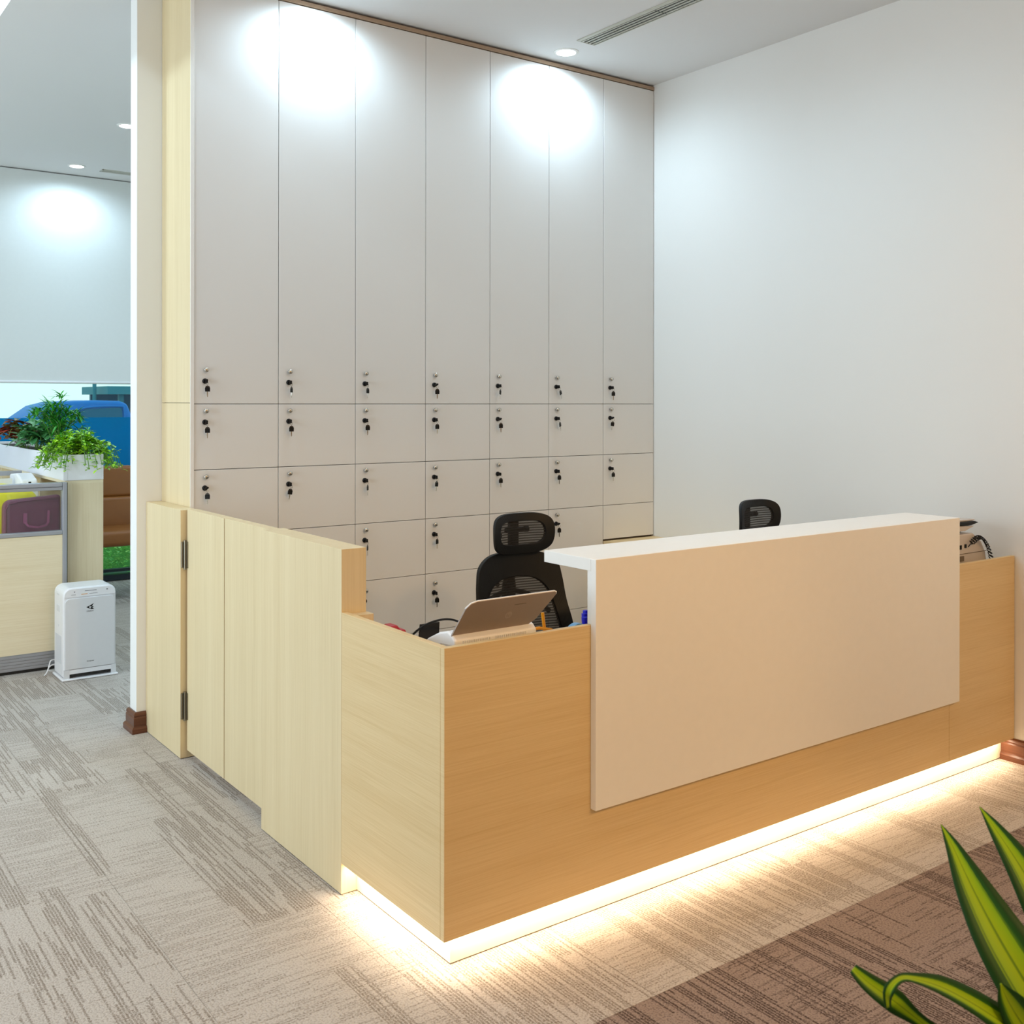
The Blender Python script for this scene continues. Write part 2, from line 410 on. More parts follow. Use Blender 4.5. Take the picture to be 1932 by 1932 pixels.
M['net'] = meshfabric()

# variegated leaf of the foreground plant: bright centre, dark margins (UV across the blade)
def dracleaf():
    m = bpy.data.materials.new('variegated_leaf'); m.use_nodes = True; nt = m.node_tree; L = nt.links
    b = nt.nodes['Principled BSDF']; b.inputs['Roughness'].default_value = 0.5; b.inputs['Specular IOR Level'].default_value = 0.25
    uv = nt.nodes.new('ShaderNodeUVMap'); sp = nt.nodes.new('ShaderNodeSeparateXYZ'); L.new(uv.outputs[0], sp.inputs[0])
    a = nt.nodes.new('ShaderNodeMath'); a.operation = 'SUBTRACT'; a.inputs[1].default_value = 0.5; L.new(sp.outputs[0], a.inputs[0])
    ab = nt.nodes.new('ShaderNodeMath'); ab.operation = 'ABSOLUTE'; L.new(a.outputs[0], ab.inputs[0])
    n = nt.nodes.new('ShaderNodeTexNoise'); n.inputs['Scale'].default_value = 1.0; n.inputs['Detail'].default_value = 2
    mp = nt.nodes.new('ShaderNodeMapping'); mp.inputs['Scale'].default_value = (26, 1.2, 1); L.new(uv.outputs[0], mp.inputs['Vector']); L.new(mp.outputs[0], n.inputs['Vector'])
    ad = nt.nodes.new('ShaderNodeMath'); ad.operation = 'MULTIPLY_ADD'; ad.inputs[1].default_value = 0.16; L.new(n.outputs['Fac'], ad.inputs[0]); L.new(ab.outputs[0], ad.inputs[2])
    cr = nt.nodes.new('ShaderNodeValToRGB'); e = cr.color_ramp.elements
    e[0].position = 0.075; e[0].color = rgb(92, 128, 8)
    e[1].position = 0.45; e[1].color = rgb(18, 62, 14)
    k = cr.color_ramp.elements.new(0.11); k.color = rgb(150, 180, 12)
    k = cr.color_ramp.elements.new(0.29); k.color = rgb(132, 170, 14)
    k = cr.color_ramp.elements.new(0.34); k.color = rgb(34, 86, 16)
    L.new(ad.outputs[0], cr.inputs[0]); L.new(cr.outputs[0], b.inputs['Base Color'])
    return m
M['drac'] = dracleaf()

# ------------------------------------------------------------------ room shell
fl = struct('floor', BB((-4.0, XW, -5.0, YB, -0.12, -0.006), (-4.0, 4.6, YB, YF + 0.12, -0.12, -0.006)), M['carpet'])
tile_mesh = {}
def tile(x0, x1, y0, y1, dark):
    key = (round(x1-x0, 4), round(y1-y0, 4), dark)
    if key not in tile_mesh:
        g = 0.0005
        bm = B(g, x1-x0-g, g, y1-y0-g, -0.0055, 0.0)
        me = bpy.data.meshes.new('carpet_tile'); bmesh.ops.recalc_face_normals(bm, faces=bm.faces); bm.to_mesh(me); bm.free()
        me.materials.append(M['carpetdark'] if dark else M['carpet']); tile_mesh[key] = me
    o = bpy.data.objects.new('carpet_tile', tile_mesh[key]); C.objects.link(o); o.location = (x0, y0, 0); o.parent = fl
xs = [-0.078 + 0.5*k for k in range(-5, 7)] + [XW - 0.001]
ys = [-0.40 + 0.51*k for k in range(-3, 15)]
for i in range(len(xs)-1):
    for j in range(len(ys)-1):
        x0, x1, y0, y1 = xs[i], xs[i+1], ys[j], ys[j+1]
        if y1 <= YB or True:
            if x0 > 0.05 and YL < (y0+y1)/2 < YB + 0.1: continue
            tile(x0, x1, y0, y1, y1 < -0.39 and x0 > -0.1)

# walls
struct('wall_right', B(XW, XW + 0.12, -5.0, YB, 0, ZC + 0.4), M['wall'])
struct('wall_back', B(-0.031, XW + 0.12, YB, YB + 0.10, 0, ZC + 0.4), M['wall'], bevel=0.002)
struct('wall_front', B(-4.0, XW + 0.12, -5.12, -5.0, 0, ZC + 0.4), M['trimwood'])  # unseen wall, given brown wood so its bounce light is warm
struct('wall_far', BB((-4.0, -0.9, YF, YF + 0.12, 0, ZC + 0.4), (2.4, 4.6, YF, YF + 0.12, 0, ZC + 0.4), (-0.9, 2.4, YF, YF + 0.12, 2.2, ZC + 0.4)), M['wall'])
struct('wall_office', B(4.6, 4.72, YB, YF + 0.12, 0, ZC + 0.4), M['wall'])
struct('wall_left', BB((-4.12, -4.0, -5.0, YF, 0, 0.5), (-4.12, -4.0, -5.0, YF, 2.9, ZC + 0.4), (-4.12, -4.0, -5.0, -0.15, 0.5, 2.9), (-4.12, -4.0, 2.95, 3.75, 0.5, 2.9), (-4.12, -4.0, 6.65, YF, 0.5, 2.9)), M['wall'])
struct('ceiling', BB((XS, XW + 0.12, -5.0, YB + 0.05, ZC, ZC + 0.1), (XS, 4.72, YB + 0.05, YF + 0.12, ZC, ZC + 0.1)), M['ceil'])
struct('ceiling_raised', B(-4.12, XS + 0.1, -5.0, YF + 0.12, ZC + 0.40, ZC + 0.5), M['ceil'])
struct('trim_1', B(XS, XS + 0.02, -5.0, YF, ZC + 0.1, ZC + 0.4), M['ceil'])
# ceiling shadow gap above the lockers
def baseprof(s=1.0):   # (offset from wall, height)
    return [(0, 0), (0.026, 0), (0.026, 0.022), (0.021, 0.030), (0.016, 0.034), (0.016, 0.072), (0.013, 0.078), (0.015, 0.084), (0.012, 0.094), (0.006, 0.100), (0, 0.100)]
def baseboard_y(name, x, y0, y1, sgn):
    bm = bmesh.new(); prism(bm, [(x + sgn*a, z) for a, z in baseprof()], 'y', y0, y1); return struct(name, bm, M['board'])
baseboard_y('baseboard_right', XW, -5.0, 0.055, -1)
# baseboard wrapping the end of the wall stub
bm = bmesh.new()
path = [((0.0135, YB), (0, -1)), ((-0.031, YB), (-1, -1)), ((-0.031, YB + 0.10), (-1, 1)), ((0.30, YB + 0.10), (0, 1))]
rings = []
for (x, y), (dx, dy) in path:
    rings.append([bm.verts.new((x + dx*a, y + dy*a, z)) for a, z in baseprof()])
for a, b_ in zip(rings, rings[1:]):
    n = len(a)
    for k in range(n): bm.faces.new((a[k], a[(k+1) % n], b_[(k+1) % n], b_[k]))
bm.faces.new(rings[0]); bm.faces.new(rings[-1][::-1])
struct('baseboard_back', bm, M['board'])

# left-wall windows (out of frame) and far window
def framed_window(name, y0, y1, z0, z1, x=-4.06):
    wn = struct(name, BB((x-0.03, x+0.03, y0, y1, z0, z0+0.06), (x-0.03, x+0.03, y0, y1, z1-0.06, z1), (x-0.03, x+0.03, y0, y0+0.06, z0, z1), (x-0.03, x+0.03, y1-0.06, y1, z0, z1)), M['frame'])
    p = obj('pane', B(x-0.004, x+0.004, y0+0.06, y1-0.06, z0+0.06, z1-0.06), M['glass'], wn)
framed_window('window_2', -0.15, 2.95, 0.5, 2.9)
framed_window('window_3', 3.75, 6.65, 0.5, 2.9)
wf = struct('window_1', BB((-0.9, 2.4, YF+0.02, YF+0.10, 0.0, 0.05), (-0.9, 2.4, YF+0.03, YF+0.09, 0.075, 0.10), (-0.9, -0.84, YF+0.02, YF+0.10, 0.05, 2.2), (2.34, 2.4, YF+0.02, YF+0.10, 0.05, 2.2), (-0.9, 2.4, YF+0.02, YF+0.10, 2.14, 2.2)), M['frame'])
obj('pane', B(-0.84, 2.34, YF+0.055, YF+0.063, 0.05, 2.14), M['glass'], wf)
obj('privacy_film', B(-0.84, 2.34, YF+0.050, YF+0.0535, 0.40, 1.460), M['film'], wf)
rb = thing('roller_blind', 'pale grey roller blind covering the upper office window', 'blind', (0.75, YF - 0.03, 1.75))
obj('fabric', B(-0.98, 2.48, YF-0.030, YF-0.027, 1.775, ZC - 0.01), M['blind'], rb, world=True)
bm = bmesh.new(); tube(bm, [(-0.98, YF-0.029, 1.768), (2.48, YF-0.029, 1.768)], 0.013, 10)
obj('bottom_bar', bm, M['pgrey'], rb, world=True, smooth=True)

# ------------------------------------------------------------------ ceiling fittings
def downlight(x, y, label, power, grp, color=COOL, spot=172, z=ZC, rad=0.055):
    t = thing('downlight', label, 'ceiling light', (x, y, z), group=grp)
    bm = bmesh.new(); lathe(bm, [(rad+0.016, 0.0), (rad+0.016, -0.003), (rad, -0.006), (rad, 0.0)], n=24); obj('trim_ring', bm, M['white'], t, smooth=False)
    bm = bmesh.new(); lathe(bm, [(rad-0.001, -0.0005), (rad-0.001, -0.004)], n=24); obj('lens', bm, M['lampglow'], t)
    l = lamp('downlight_lamp', 'SPOT', (x, y, z - 0.02), power, color, spot_size=R(spot), spot_blend=0.7, shadow_soft_size=0.05)
    return t
GL = 'recessed ceiling downlights'
downlight(2.182, 2.148, 'round recessed downlight near the right end of the lockers', 38, GL)
downlight(0.70, 2.148, 'round recessed downlight above the second locker column from the left', 38, GL)
downlight(0.693, 6.811, 'round recessed office downlight nearest the blind', 36, GL)
downlight(0.654, 5.244, 'round recessed office downlight half hidden by the wall end', 46, GL)
downlight(2.2, 5.244, 'round recessed office downlight behind the locker wall', 40, GL)
downlight(0.654, 3.67, 'added unseen round office downlight just behind the wall end', 40, GL)  # unseen lamp added to fill the front faces of the office
downlight(-1.05, 1.60, 'added unseen round downlight in the raised ceiling before the wall end', 45, GL, z=ZC + 0.40)  # out of view, added to light the face of the white wall end
downlight(-1.05, 3.30, 'added unseen round downlight in the raised ceiling near the cubicle', 60, GL, z=ZC + 0.40)  # added as fill for the office, no lamp known here
downlight(1.88, 0.55, 'added unseen round downlight over the right half of the desk', 17, GL)  # unseen, added so the white desk top gets neutral light
downlight(0.70, 0.55, 'added unseen round downlight over the left half of the desk', 17, GL)  # added out of view for neutral light on the desk, like its neighbour
downlight(2.182, -1.05, 'added unseen round warm downlight over the carpet before the desk', 20, GL, WARM, 150)  # unseen, added to bring warm light in front of the desk
downlight(0.70, -1.05, 'added unseen round warm downlight nearest the camera over the lobby carpet', 20, GL, WARM, 150)  # second warm source added out of view over the lobby

def slot_vent(label, x0, x1, y0, y1, along, n=4, splice=None, z=ZC):
    t = thing('slot_air_vent', label, 'air vent', ((x0+x1)/2, (y0+y1)/2, z), group='ceiling slot vents')
    fw = 0.022; h = 0.006
    obj('backing', B(x0+0.004, x1-0.004, y0+0.004, y1-0.004, z-0.0012, z+0.0), M['ventdark'], t, world=True)
    fr = BB((x0, x0+fw, y0, y1, z-h, z), (x1-0.006, x1, y0, y1, z-h, z), (x0+fw, x1-0.006, y0, y0+0.006, z-h, z), (x0+fw, x1-0.006, y1-0.006, y1, z-h, z)) if along == 'y' else \
         BB((x0, x1, y0, y0+0.008, z-h, z), (x0, x1, y1-fw, y1, z-h, z), (x0, x0+0.008, y0, y1, z-h, z), (x1-0.008, x1, y0, y1, z-h, z))
    obj('frame', fr, M['ventmetal'], t, world=True)
    a0, a1 = (x0+fw, x1-0.006) if along == 'y' else (y0+0.008, y1-fw)
    for k in range(n):
        c = a0 + (a1-a0)*(k+0.5)/n; wd = (a1-a0)/n*0.19
        secs = [(y0+0.006, y1-0.006)] if along == 'y' else [(x0+0.008, x1-0.008)]
        if splice: secs = [(secs[0][0], splice-0.004), (splice+0.004, secs[0][1])]
        for s0, s1 in secs:
            bb = (c-wd, c+wd, s0, s1, z-0.0055, z-0.001) if along == 'y' else (s0, s1, c-wd, c+wd, z-0.0055, z-0.001)
            obj('slat', B(*bb), M['ventmetal'], t, world=True)
    return t
slot_vent('long slotted air vent in the ceiling above the reception desk', 2.105, 2.232, -0.4, 1.962, 'y', 4, 1.385)
slot_vent('slotted air vent in the office ceiling near the blind', 0.90, 1.9, 6.80, 6.90, 'x', 3)

# ------------------------------------------------------------------ lockers
NC = 7; X0 = 0.106; CW = (XW - 0.002 - X0) / NC
ZT, ZR = 3.545, [1.590, 1.285, 0.980, 0.687, 0.385, 0.083]
ordinal = ['leftmost', 'second', 'third', 'fourth', 'fifth', 'sixth', 'rightmost']
col_desc = ['leftmost tall white locker column beside the maple side panel',
            'second tall white locker column from the left, under a bright downlight',
            'third tall white locker column from the left',
            'middle tall white locker column, fourth from either end',
            'fifth tall white locker column from the left, third from the right wall',
            'sixth white locker column, second from the right wall',
            'rightmost white locker column against the right wall, blank panel below']
G_ = 0.0015
def lock_bits(door, x, zk, zl):
    bm = bmesh.new(); lathe(bm, [(0.006, 0), (0.006, -0.008), (0.0105, -0.010), (0.0115, -0.015), (0.010, -0.019), (0.005, -0.021)], (x + 0.056, YL, zk), 14, 'y')
    obj('knob', bm, M['chrome'], door, world=True, smooth=True)
    bm = bmesh.new(); lathe(bm, [(0.0125, 0), (0.0125, -0.006), (0.009, -0.010)], (x + 0.0525, YL, zl), 14, 'y')
    obj('lock_cylinder', bm, M['black'], door, world=True)
key_spots = []
for c in range(NC):
    xa, xb = X0 + c*CW, X0 + (c+1)*CW
    t = thing('locker_column', col_desc[c], 'locker', (xa, YL + 0.02, 0), group='locker columns along the back wall')
    obj('carcass', B(xa+0.0004, xb-0.0004, YL + 0.0195, YB - 0.004, 0.0, ZT - 0.002), M['gap'], t, world=True)
    obj('plinth', B(xa+0.0004, xb-0.0004, YL + 0.004, YL + 0.019, 0.002, 0.080), M['locker'], t, world=True)
    d = obj('door', B(xa+G_, xb-G_, YL, YL+0.018, ZR[0]+G_, ZT-0.004), M['locker'], t, world=True, bevel=0.001, seg=1)
    zk = 1.748 - 0.008*c/6; lock_bits(d, xa, zk, zk - 0.052); key_spots.append((c, 0, xa, zk - 0.052))
    for r in range(5):
        zt, zb = ZR[r], ZR[r+1]
        if c == 6 and r == 2: zb = 0.775
        if c == 6 and r > 2: break
        nm = 'blank_panel' if (c == 6 and r == 2) else 'door'
        d = obj(nm, B(xa+G_, xb-G_, YL, YL+0.018, zb+G_, zt-G_), M['locker'], t, world=True, bevel=0.001, seg=1)
        if nm == 'door':
            zk = zt - (0.050 if r >= 3 else 0.032)
            lock_bits(d, xa, zk, zk - 0.052)
            if (r < 2) or (r == 2 and 2 <= c <= 5) or (r == 3 and c == 3): key_spots.append((c, r+1, xa, zk - 0.052))

# keys: one key in the cylinder, a spare hanging from its bow by a small ring
def make_keyset():
    t = thing('key_pair', '', 'keys')
    bm = bmesh.new(); prism(bm, rrect(-0.0042, 0.0042, -0.009, 0.009, 0.003, 2), 'y', -0.032, -0.011); 
    obj('lock_key', bm, M['black'], t, bevel=0.001)
    ring = bmesh.new(); tube(ring, [(0.002, -0.030 + 0.009*math.cos(a), -0.010 + 0.009*math.sin(a)) for a in [2*math.pi*k/14 for k in range(14)]], 0.0009, 6, True)
    obj('ring', ring, M['chrome'], t)
    # spare key, hanging
    bm = bmesh.new()
    bow = [(-0.011, -0.052), (0.011, -0.052), (0.0115, -0.036), (0.008, -0.027), (0.0, -0.0235), (-0.008, -0.027), (-0.0115, -0.036)]
    hole = [(0.006*math.cos(R(a)), -0.0315 + 0.003*math.sin(R(a))) for a in (0, 60, 120, 180, 240, 300)]
    prism(bm, bow, 'y', -0.0016, 0.0016)
    sk = obj('spare_key', bm, M['black'], t, bevel=0.0008, seg=1); sk.location = (0.002, -0.030, 0.003)
    bm = bmesh.new(); prism(bm, [(-0.0028, -0.052), (-0.0028, -0.066), (-0.0015, -0.069), (-0.0028, -0.072), (0, -0.078), (0.002, -0.074), (0.0024, -0.052)], 'y', -0.0007, 0.0007)
    obj('blade', bm, M['chrome'], sk)
    bm = bmesh.new(); tube(bm, [(0.0055*math.cos(R(a)), -0.0022, -0.0315 + 0.0035*math.sin(R(a))) for a in range(0, 181, 30)], 0.0008, 5)
    obj('bow_eyelet', bm, M['chrome'], sk)
    return t
kp0 = make_keyset(); first = True
yaws = {(0,0):10,(1,0):75,(2,0):62,(3,0):5,(4,0):70,(5,0):60,(6,0):15,(0,1):8,(1,1):25,(2,1):12,(3,1):30,(4,1):15,(5,1):65,(6,1):20,(0,2):0,(1,2):30,(2,2):80,(3,2):50,(4,2):20,(5,2):20,(6,2):25,(2,3):85,(3,3):60,(4,3):30,(5,3):20,(3,4):10}
tilt = {(4,0):14,(5,0):-22,(5,1):-16,(1,2):9,(6,1):8,(4,3):5,(3,2):6}
rown = ['tall door', 'top small door', 'second small door down', 'third small door down', 'fourth small door down']
coln = ['leftmost locker column', 'second locker column from left', 'third locker column from left', 'middle locker column', 'fifth locker column from left', 'sixth locker column from left', 'locker column nearest right wall']
for c, r, xa, zl in key_spots:
    k = kp0 if first else copy_tree(kp0); first = False
    k.location = (xa + 0.0525, YL, zl)
    k['label'] = 'black key pair in %s, %s' % (rown[r], coln[c]); k['group'] = 'keys hanging in the locker doors'
    for ch in k.children:
        if ch.name.startswith('spare_key'):
            ch.rotation_euler = (0, R(tilt.get((c, r), 0)), R(yaws.get((c, r), 20) - 36))
        if ch.name.startswith('lock_key') and (c, r) in ((3,0), (0,2), (6,1), (4,1), (5,3)): ch.rotation_euler = (0, R(55), 0)

sp = thing('locker_side_panel', 'pale maple side panel closing the left end of the lockers', 'panel', (0.098, 2.5, 0))
obj('lower_panel', B(0.090, 0.1045, YL - 0.001, YB - 0.002, 0.0, 1.594), M['woodz'], sp, world=True)
obj('upper_panel', B(0.090, 0.1045, YL - 0.001, YB - 0.002, 1.596, ZC - 0.002), M['woodz'], sp, world=True)
obj('edge_band', B(0.0893, 0.1058, YL - 0.006, YL - 0.0012, 0.0, ZC - 0.03), M['white'], sp, world=True)
tt = obj('locker_top_trim', B(0.106, XW - 0.001, YL - 0.002, YB - 0.004, ZT + 0.0005, ZT + 0.021), M['trimwood'])
tag(tt, 'thin brown wooden strip between locker tops and the ceiling', 'trim strip')

cr = thing('low_cabinet', 'low maple cabinet beside the right wall in front of the lockers', 'cabinet', (2.80, 1.9, 0))
obj('top', B(2.60, XW - 0.002, 1.35, YL - 0.002, 0.742, 0.767), M['woodh'], cr, world=True, bevel=0.001)
obj('body', B(2.62, XW - 0.004, 1.37, YL - 0.004, 0.0, 0.742), M['woodz'], cr, world=True)
for k in range(2):
    d = obj('door', B(2.602, 2.618, 1.375 + 0.465*k, 1.835 + 0.463*k, 0.06, 0.738), M['woodz'], cr, world=True)
    obj('handle', B(2.590, 2.602, 1.60 + 0.465*k, 1.70 + 0.465*k, 0.66, 0.67), M['chrome'], d, world=True)

# ------------------------------------------------------------------ half-height partition: post, gate, pillar
post = thing('gate_post', 'low maple gate post against the white wall end', 'post', (0.05, 2.46, 0))
obj('panel', B(0.0143, 0.0885, 2.212, YB - 0.001, 0.003, 1.1147), M['woodz'], post, world=True, bevel=0.001)
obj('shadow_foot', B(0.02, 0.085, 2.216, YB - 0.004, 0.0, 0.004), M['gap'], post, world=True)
gate = thing('swing_gate', 'pale maple swing gate between the post and the pillar', 'gate', (0.05, 1.74, 0))
obj('gate_panel', B(0.040, 0.085, 1.7535, 2.199, 0.040, 1.118), M['woodz'], gate, world=True, bevel=0.001)
obj('gate_panel', B(0.040, 0.085, 1.274, 1.7460, 0.040, 1.118), M['woodz'], gate, world=True, bevel=0.001)
obj('joint_shade_strip', B(0.050, 0.080, 1.7460, 1.7535, 0.042, 1.116), M['board'], gate, world=True)  # brown strip stands in for the shadow in the gap between leaves
for z0, z1 in ((0.856, 0.974), (0.178, 0.296)):
    bm = bmesh.new(); box(bm, 0.020, 0.038, 2.2095, 2.2119, z0, z1); box(bm, 0.0355, 0.0405, 2.185, 2.2105, z0, z1)
    hg = obj('hinge', bm, M['steel'], gate, world=True, bevel=0.0008)
    bm = bmesh.new(); tube(bm, [(0.0325, 2.203, z0 - 0.006), (0.0325, 2.203, z1 + 0.006)], 0.0065, 10)
    tube(bm, [(0.020, 2.2075, z0 + 0.002), (0.020, 2.2075, z1 - 0.002)], 0.0045, 10)
    obj('hinge_pin', bm, M['steel'], hg, world=True, smooth=False)
pil = thing('partition_pillar', 'wide maple partition pillar next to the desk corner', 'partition', (0.045, 0.94, 0))
obj('panel', B(0.0, 0.090, 0.6185, 1.2690, 0.003, 1.1217), M['woodz'], pil, world=True, bevel=0.001)
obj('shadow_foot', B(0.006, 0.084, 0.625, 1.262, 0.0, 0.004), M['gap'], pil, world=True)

# ------------------------------------------------------------------ reception desk
HB, H1 = 0.1022, 0.9173
rd = thing('reception_desk', 'maple reception desk with glowing base and white raised front', 'desk', (1.5, 0.35, 0))
obj('front_panel', B(0.0, 2.4960, 0.0, 0.020, HB, H1), M['woodh'], rd, world=True, bevel=0.0012, seg=1)
obj('front_panel', B(2.4980, XW - 0.003, 0.0, 0.020, HB, H1), M['woodh'], rd, world=True, bevel=0.0012, seg=1)
obj('side_panel', B(0.0, 0.022, 0.0202, 0.6175, HB, H1), M['woodh'], rd, world=True, bevel=0.0012, seg=1)
obj('kick_board', B(0.057, XW - 0.004, 0.057, 0.069, 0.004, 0.16), M['kick'], rd, world=True)
obj('kick_board', B(0.057, 0.069, 0.0695, 0.6175, 0.004, 0.16), M['kick'], rd, world=True)
obj('kick_joint', BB((0.0585, XW - 0.01, 0.0585, 0.067, 0.0, 0.004), (0.0585, 0.067, 0.068, 0.61, 0.0, 0.004)), M['gap'], rd, world=True)
obj('light_strip', BB((0.022, XW - 0.01, 0.024, 0.040, 0.104, 0.110), (0.024, 0.038, 0.045, 0.60, 0.104, 0.110)), M['led'], rd, world=True)
obj('strip_housing', BB((0.022, XW - 0.004, 0.0205, 0.057, 0.110, 0.130), (0.0225, 0.057, 0.060, 0.6175, 0.110, 0.130)), M['kick'], rd, world=True)
obj('worktop', B(0.0225, XW - 0.004, 0.0205, 0.66, 0.716, 0.741), M['desk'], rd, world=True)
obj('end_support', BB((0.0225, 0.045, 0.07, 0.6175, 0.16, 0.716), (1.48, 1.50, 0.07, 0.62, 0.0, 0.716), (2.98, 3.0, 0.07, 0.62, 0.0, 0.716)), M['woodh'], rd, world=True)
obj('inner_block', B(0.0225, 0.094, 0.575, 0.6178, 0.741, 0.910), M['woodz'], rd, world=True)
obj('white_front', B(0.5311, 2.5320, -0.025, -0.0005, 0.353, 1.1199), M['white'], rd, world=True, bevel=0.0015)
obj('white_top', B(0.5311, 2.5320, -0.0003, 0.232, 1.082, 1.1199), M['white'], rd, world=True, bevel=0.0015)
obj('riser_back', B(0.5340, 2.5290, 0.0, 0.018, H1 + 0.001, 1.0818), M['white'], rd, world=True)

# ------------------------------------------------------------------ office chairs behind the desk
def loop_pts(half, n=5):
    pts = [(x, z) for x, z in half] + [(-x, z) for x, z in reversed(half) if abs(x) > 1e-4]
    return [(p.x, p.y) for p in smoothpts([(x, z, 0) for x, z in pts], n, True)]
def frame_mesh(outer, inner, yf, th):
    bm = bmesh.new(); n = len(outer); rows = []
    for (ps, dy) in ((outer, 0), (inner, 0), (inner, th), (outer, th)):
        rows.append([bm.verts.new((x, yf(x, z) + dy, z)) for x, z in ps])
    for a in range(4):
        p, q = rows[a], rows[(a+1) % 4]
        for k in range(n): bm.faces.new((p[k], p[(k+1) % n], q[(k+1) % n], q[k]))
    return bm
def net_mesh(inner, yf, dy):
    bm = bmesh.new(); n = len(inner)
    cx = sum(p[0] for p in inner)/n; cz = sum(p[1] for p in inner)/n
    R0 = [bm.verts.new((x, yf(x, z)+dy, z)) for x, z in inner]
    prev = R0
    for f in (0.75, 0.5, 0.25):
        cur = [bm.verts.new((cx+(x-cx)*f, yf(cx+(x-cx)*f, cz+(z-cz)*f)+dy, cz+(z-cz)*f)) for x, z in inner]
        for k in range(n): bm.faces.new((prev[k], prev[(k+1) % n], cur[(k+1) % n], cur[k]))
        prev = cur
    bm.faces.new(prev)
    return bm
def make_chair():
    t = thing('office_chair', '', 'chair', group='mesh office chairs behind the desk')
    half = [(0.0, 0.972), (0.12, 0.965), (0.192, 0.925), (0.212, 0.86), (0.222, 0.76), (0.236, 0.64), (0.225, 0.52), (0.14, 0.455), (0.0, 0.445)]
    halfi = [(0.0, 0.868), (0.09, 0.855), (0.142, 0.815), (0.163, 0.76), (0.175, 0.70), (0.186, 0.62), (0.178, 0.54), (0.11, 0.490), (0.0, 0.482)]
    yb = lambda x, z: 0.20 + 0.10*(z-0.45)**2*1.2 + 0.06*math.exp(-((z-0.62)/0.12)**2)*(-0.5) - 0.9*x*x
    o, i = loop_pts(half), loop_pts(halfi)
    obj('backrest_frame', frame_mesh(o, i, yb, 0.022), M['black'], t, smooth=False, bevel=0.003)
    obj('backrest_net', net_mesh(i, yb, 0.006), M['net'], t, smooth=True)
    # lumbar bar and spine behind the net
    bm = bmesh.new(); tube(bm, smoothpts([(-0.185, 0.235, 0.70), (-0.10, 0.262, 0.775), (0.0, 0.27, 0.80), (0.10, 0.262, 0.775), (0.185, 0.235, 0.70)]), 0.011, 8)
    obj('lumbar_bar', bm, M['black'], t, smooth=True)
    bm = bmesh.new(); tube(bm, smoothpts([(0, 0.16, 0.40), (0, 0.27, 0.46), (0, 0.285, 0.62), (0, 0.275, 0.80), (0, 0.262, 0.94)]), [0.030]*20+[0.024]*5, 8)
    obj('spine', bm, M['black'], t, smooth=True)
    # headrest
    hh = [(0.0, 1.137), (0.09, 1.134), (0.140, 1.112), (0.152, 1.062), (0.140, 1.000), (0.09, 0.970), (0.0, 0.966)]
    hi = [(0.0, 1.104), (0.075, 1.101), (0.104, 1.087), (0.114, 1.055), (0.104, 1.023), (0.07, 1.008), (0.0, 1.005)]
    yh = lambda x, z: 0.185 + 1.5*(z-1.05)**2 - 1.6*x*x
    o, i = loop_pts(hh), loop_pts(hi)
    obj('headrest_frame', frame_mesh(o, i, yh, 0.018), M['black'], t, bevel=0.003)
    obj('headrest_net', net_mesh(i, yh, 0.005), M['net'], t, smooth=True)
    bm = bmesh.new()
    for a, b_ in (((0, 0.262, 0.93), (0, 0.27, 1.06)), ((0, 0.27, 1.05), (0, 0.215, 1.10))):
        pass
    box(bm, -0.024, 0.024, 0.232, 0.252, 0.90, 1.125); box(bm, -0.05, 0.05, 0.222, 0.240, 1.052, 1.074)
    obj('headrest_strut', bm, M['black'], t, bevel=0.006)
    bm = bmesh.new(); lathe(bm, [(0.004, 0), (0.013, 0.002), (0.013, 0.02), (0.004, 0.022)], (0.05, 0.235, 1.063), 10, 'x'); obj('adjuster_knob', bm, M['black'], t)
    # seat
    bm = bmesh.new(); prism(bm, rrect(-0.25, 0.25, -0.26, 0.22, 0.09, 5), 'z', 0.43, 0.49)
    obj('seat', bm, M['blackrough'], t, bevel=0.02, seg=3)
    obj('seat_plate', B(-0.14, 0.14, -0.12, 0.18, 0.39, 0.43), M['black'], t)
    for s in (-1, 1):
        bm = bmesh.new(); tube(bm, smoothpts([(s*0.14, 0.05, 0.41), (s*0.26, 0.05, 0.42), (s*0.285, 0.04, 0.50), (s*0.285, 0.02, 0.635)]), 0.016, 8)
        a = obj('armrest', bm, M['black'], t, smooth=True)
        bm = bmesh.new(); prism(bm, rrect(s*0.285-0.035, s*0.285+0.035, -0.14, 0.12, 0.03, 3), 'z', 0.635, 0.660); obj('arm_pad', bm, M['blackrough'], a, bevel=0.006)
    bm = bmesh.new(); lathe(bm, [(0.030, 0.08), (0.030, 0.24), (0.018, 0.245), (0.018, 0.395)], n=14); obj('gas_lift', bm, M['black'], t)
    for k in range(5):
        a = R(72*k + 18); c, s = math.cos(a), math.sin(a)
        bm = bmesh.new(); tube(bm, [(c*0.02, s*0.02, 0.10), (c*0.18, s*0.18, 0.088), (c*0.30, s*0.30, 0.066)], [0.026, 0.020, 0.014], 8)
        lg = obj('leg', bm, M['black'], t, smooth=True)
        bm = bmesh.new()
        for q in (-0.014, 0.008):
            n0 = len(bm.verts); lathe(bm, [(0.006, q), (0.027, q), (0.027, q+0.012), (0.006, q+0.012)], (0, 0, 0), 14, 'x')
        bmesh.ops.rotate(bm, verts=bm.verts, cent=(0, 0, 0), matrix=Matrix.Rotation(a + 0.6, 3, 'Z'))
        bmesh.ops.translate(bm, verts=bm.verts, vec=(c*0.30, s*0.30, 0.0275)); obj('caster', bm, M['black'], lg)
    return t
ch1 = make_chair(); ch1['label'] = 'black mesh office chair with headrest behind the scanner'
ch1.location = (1.045, 0.87, 0); ch1.rotation_euler = (0, 0, R(-2))
ch2 = copy_tree(ch1); ch2['label'] = 'black mesh office chair mostly hidden behind the white desk top'
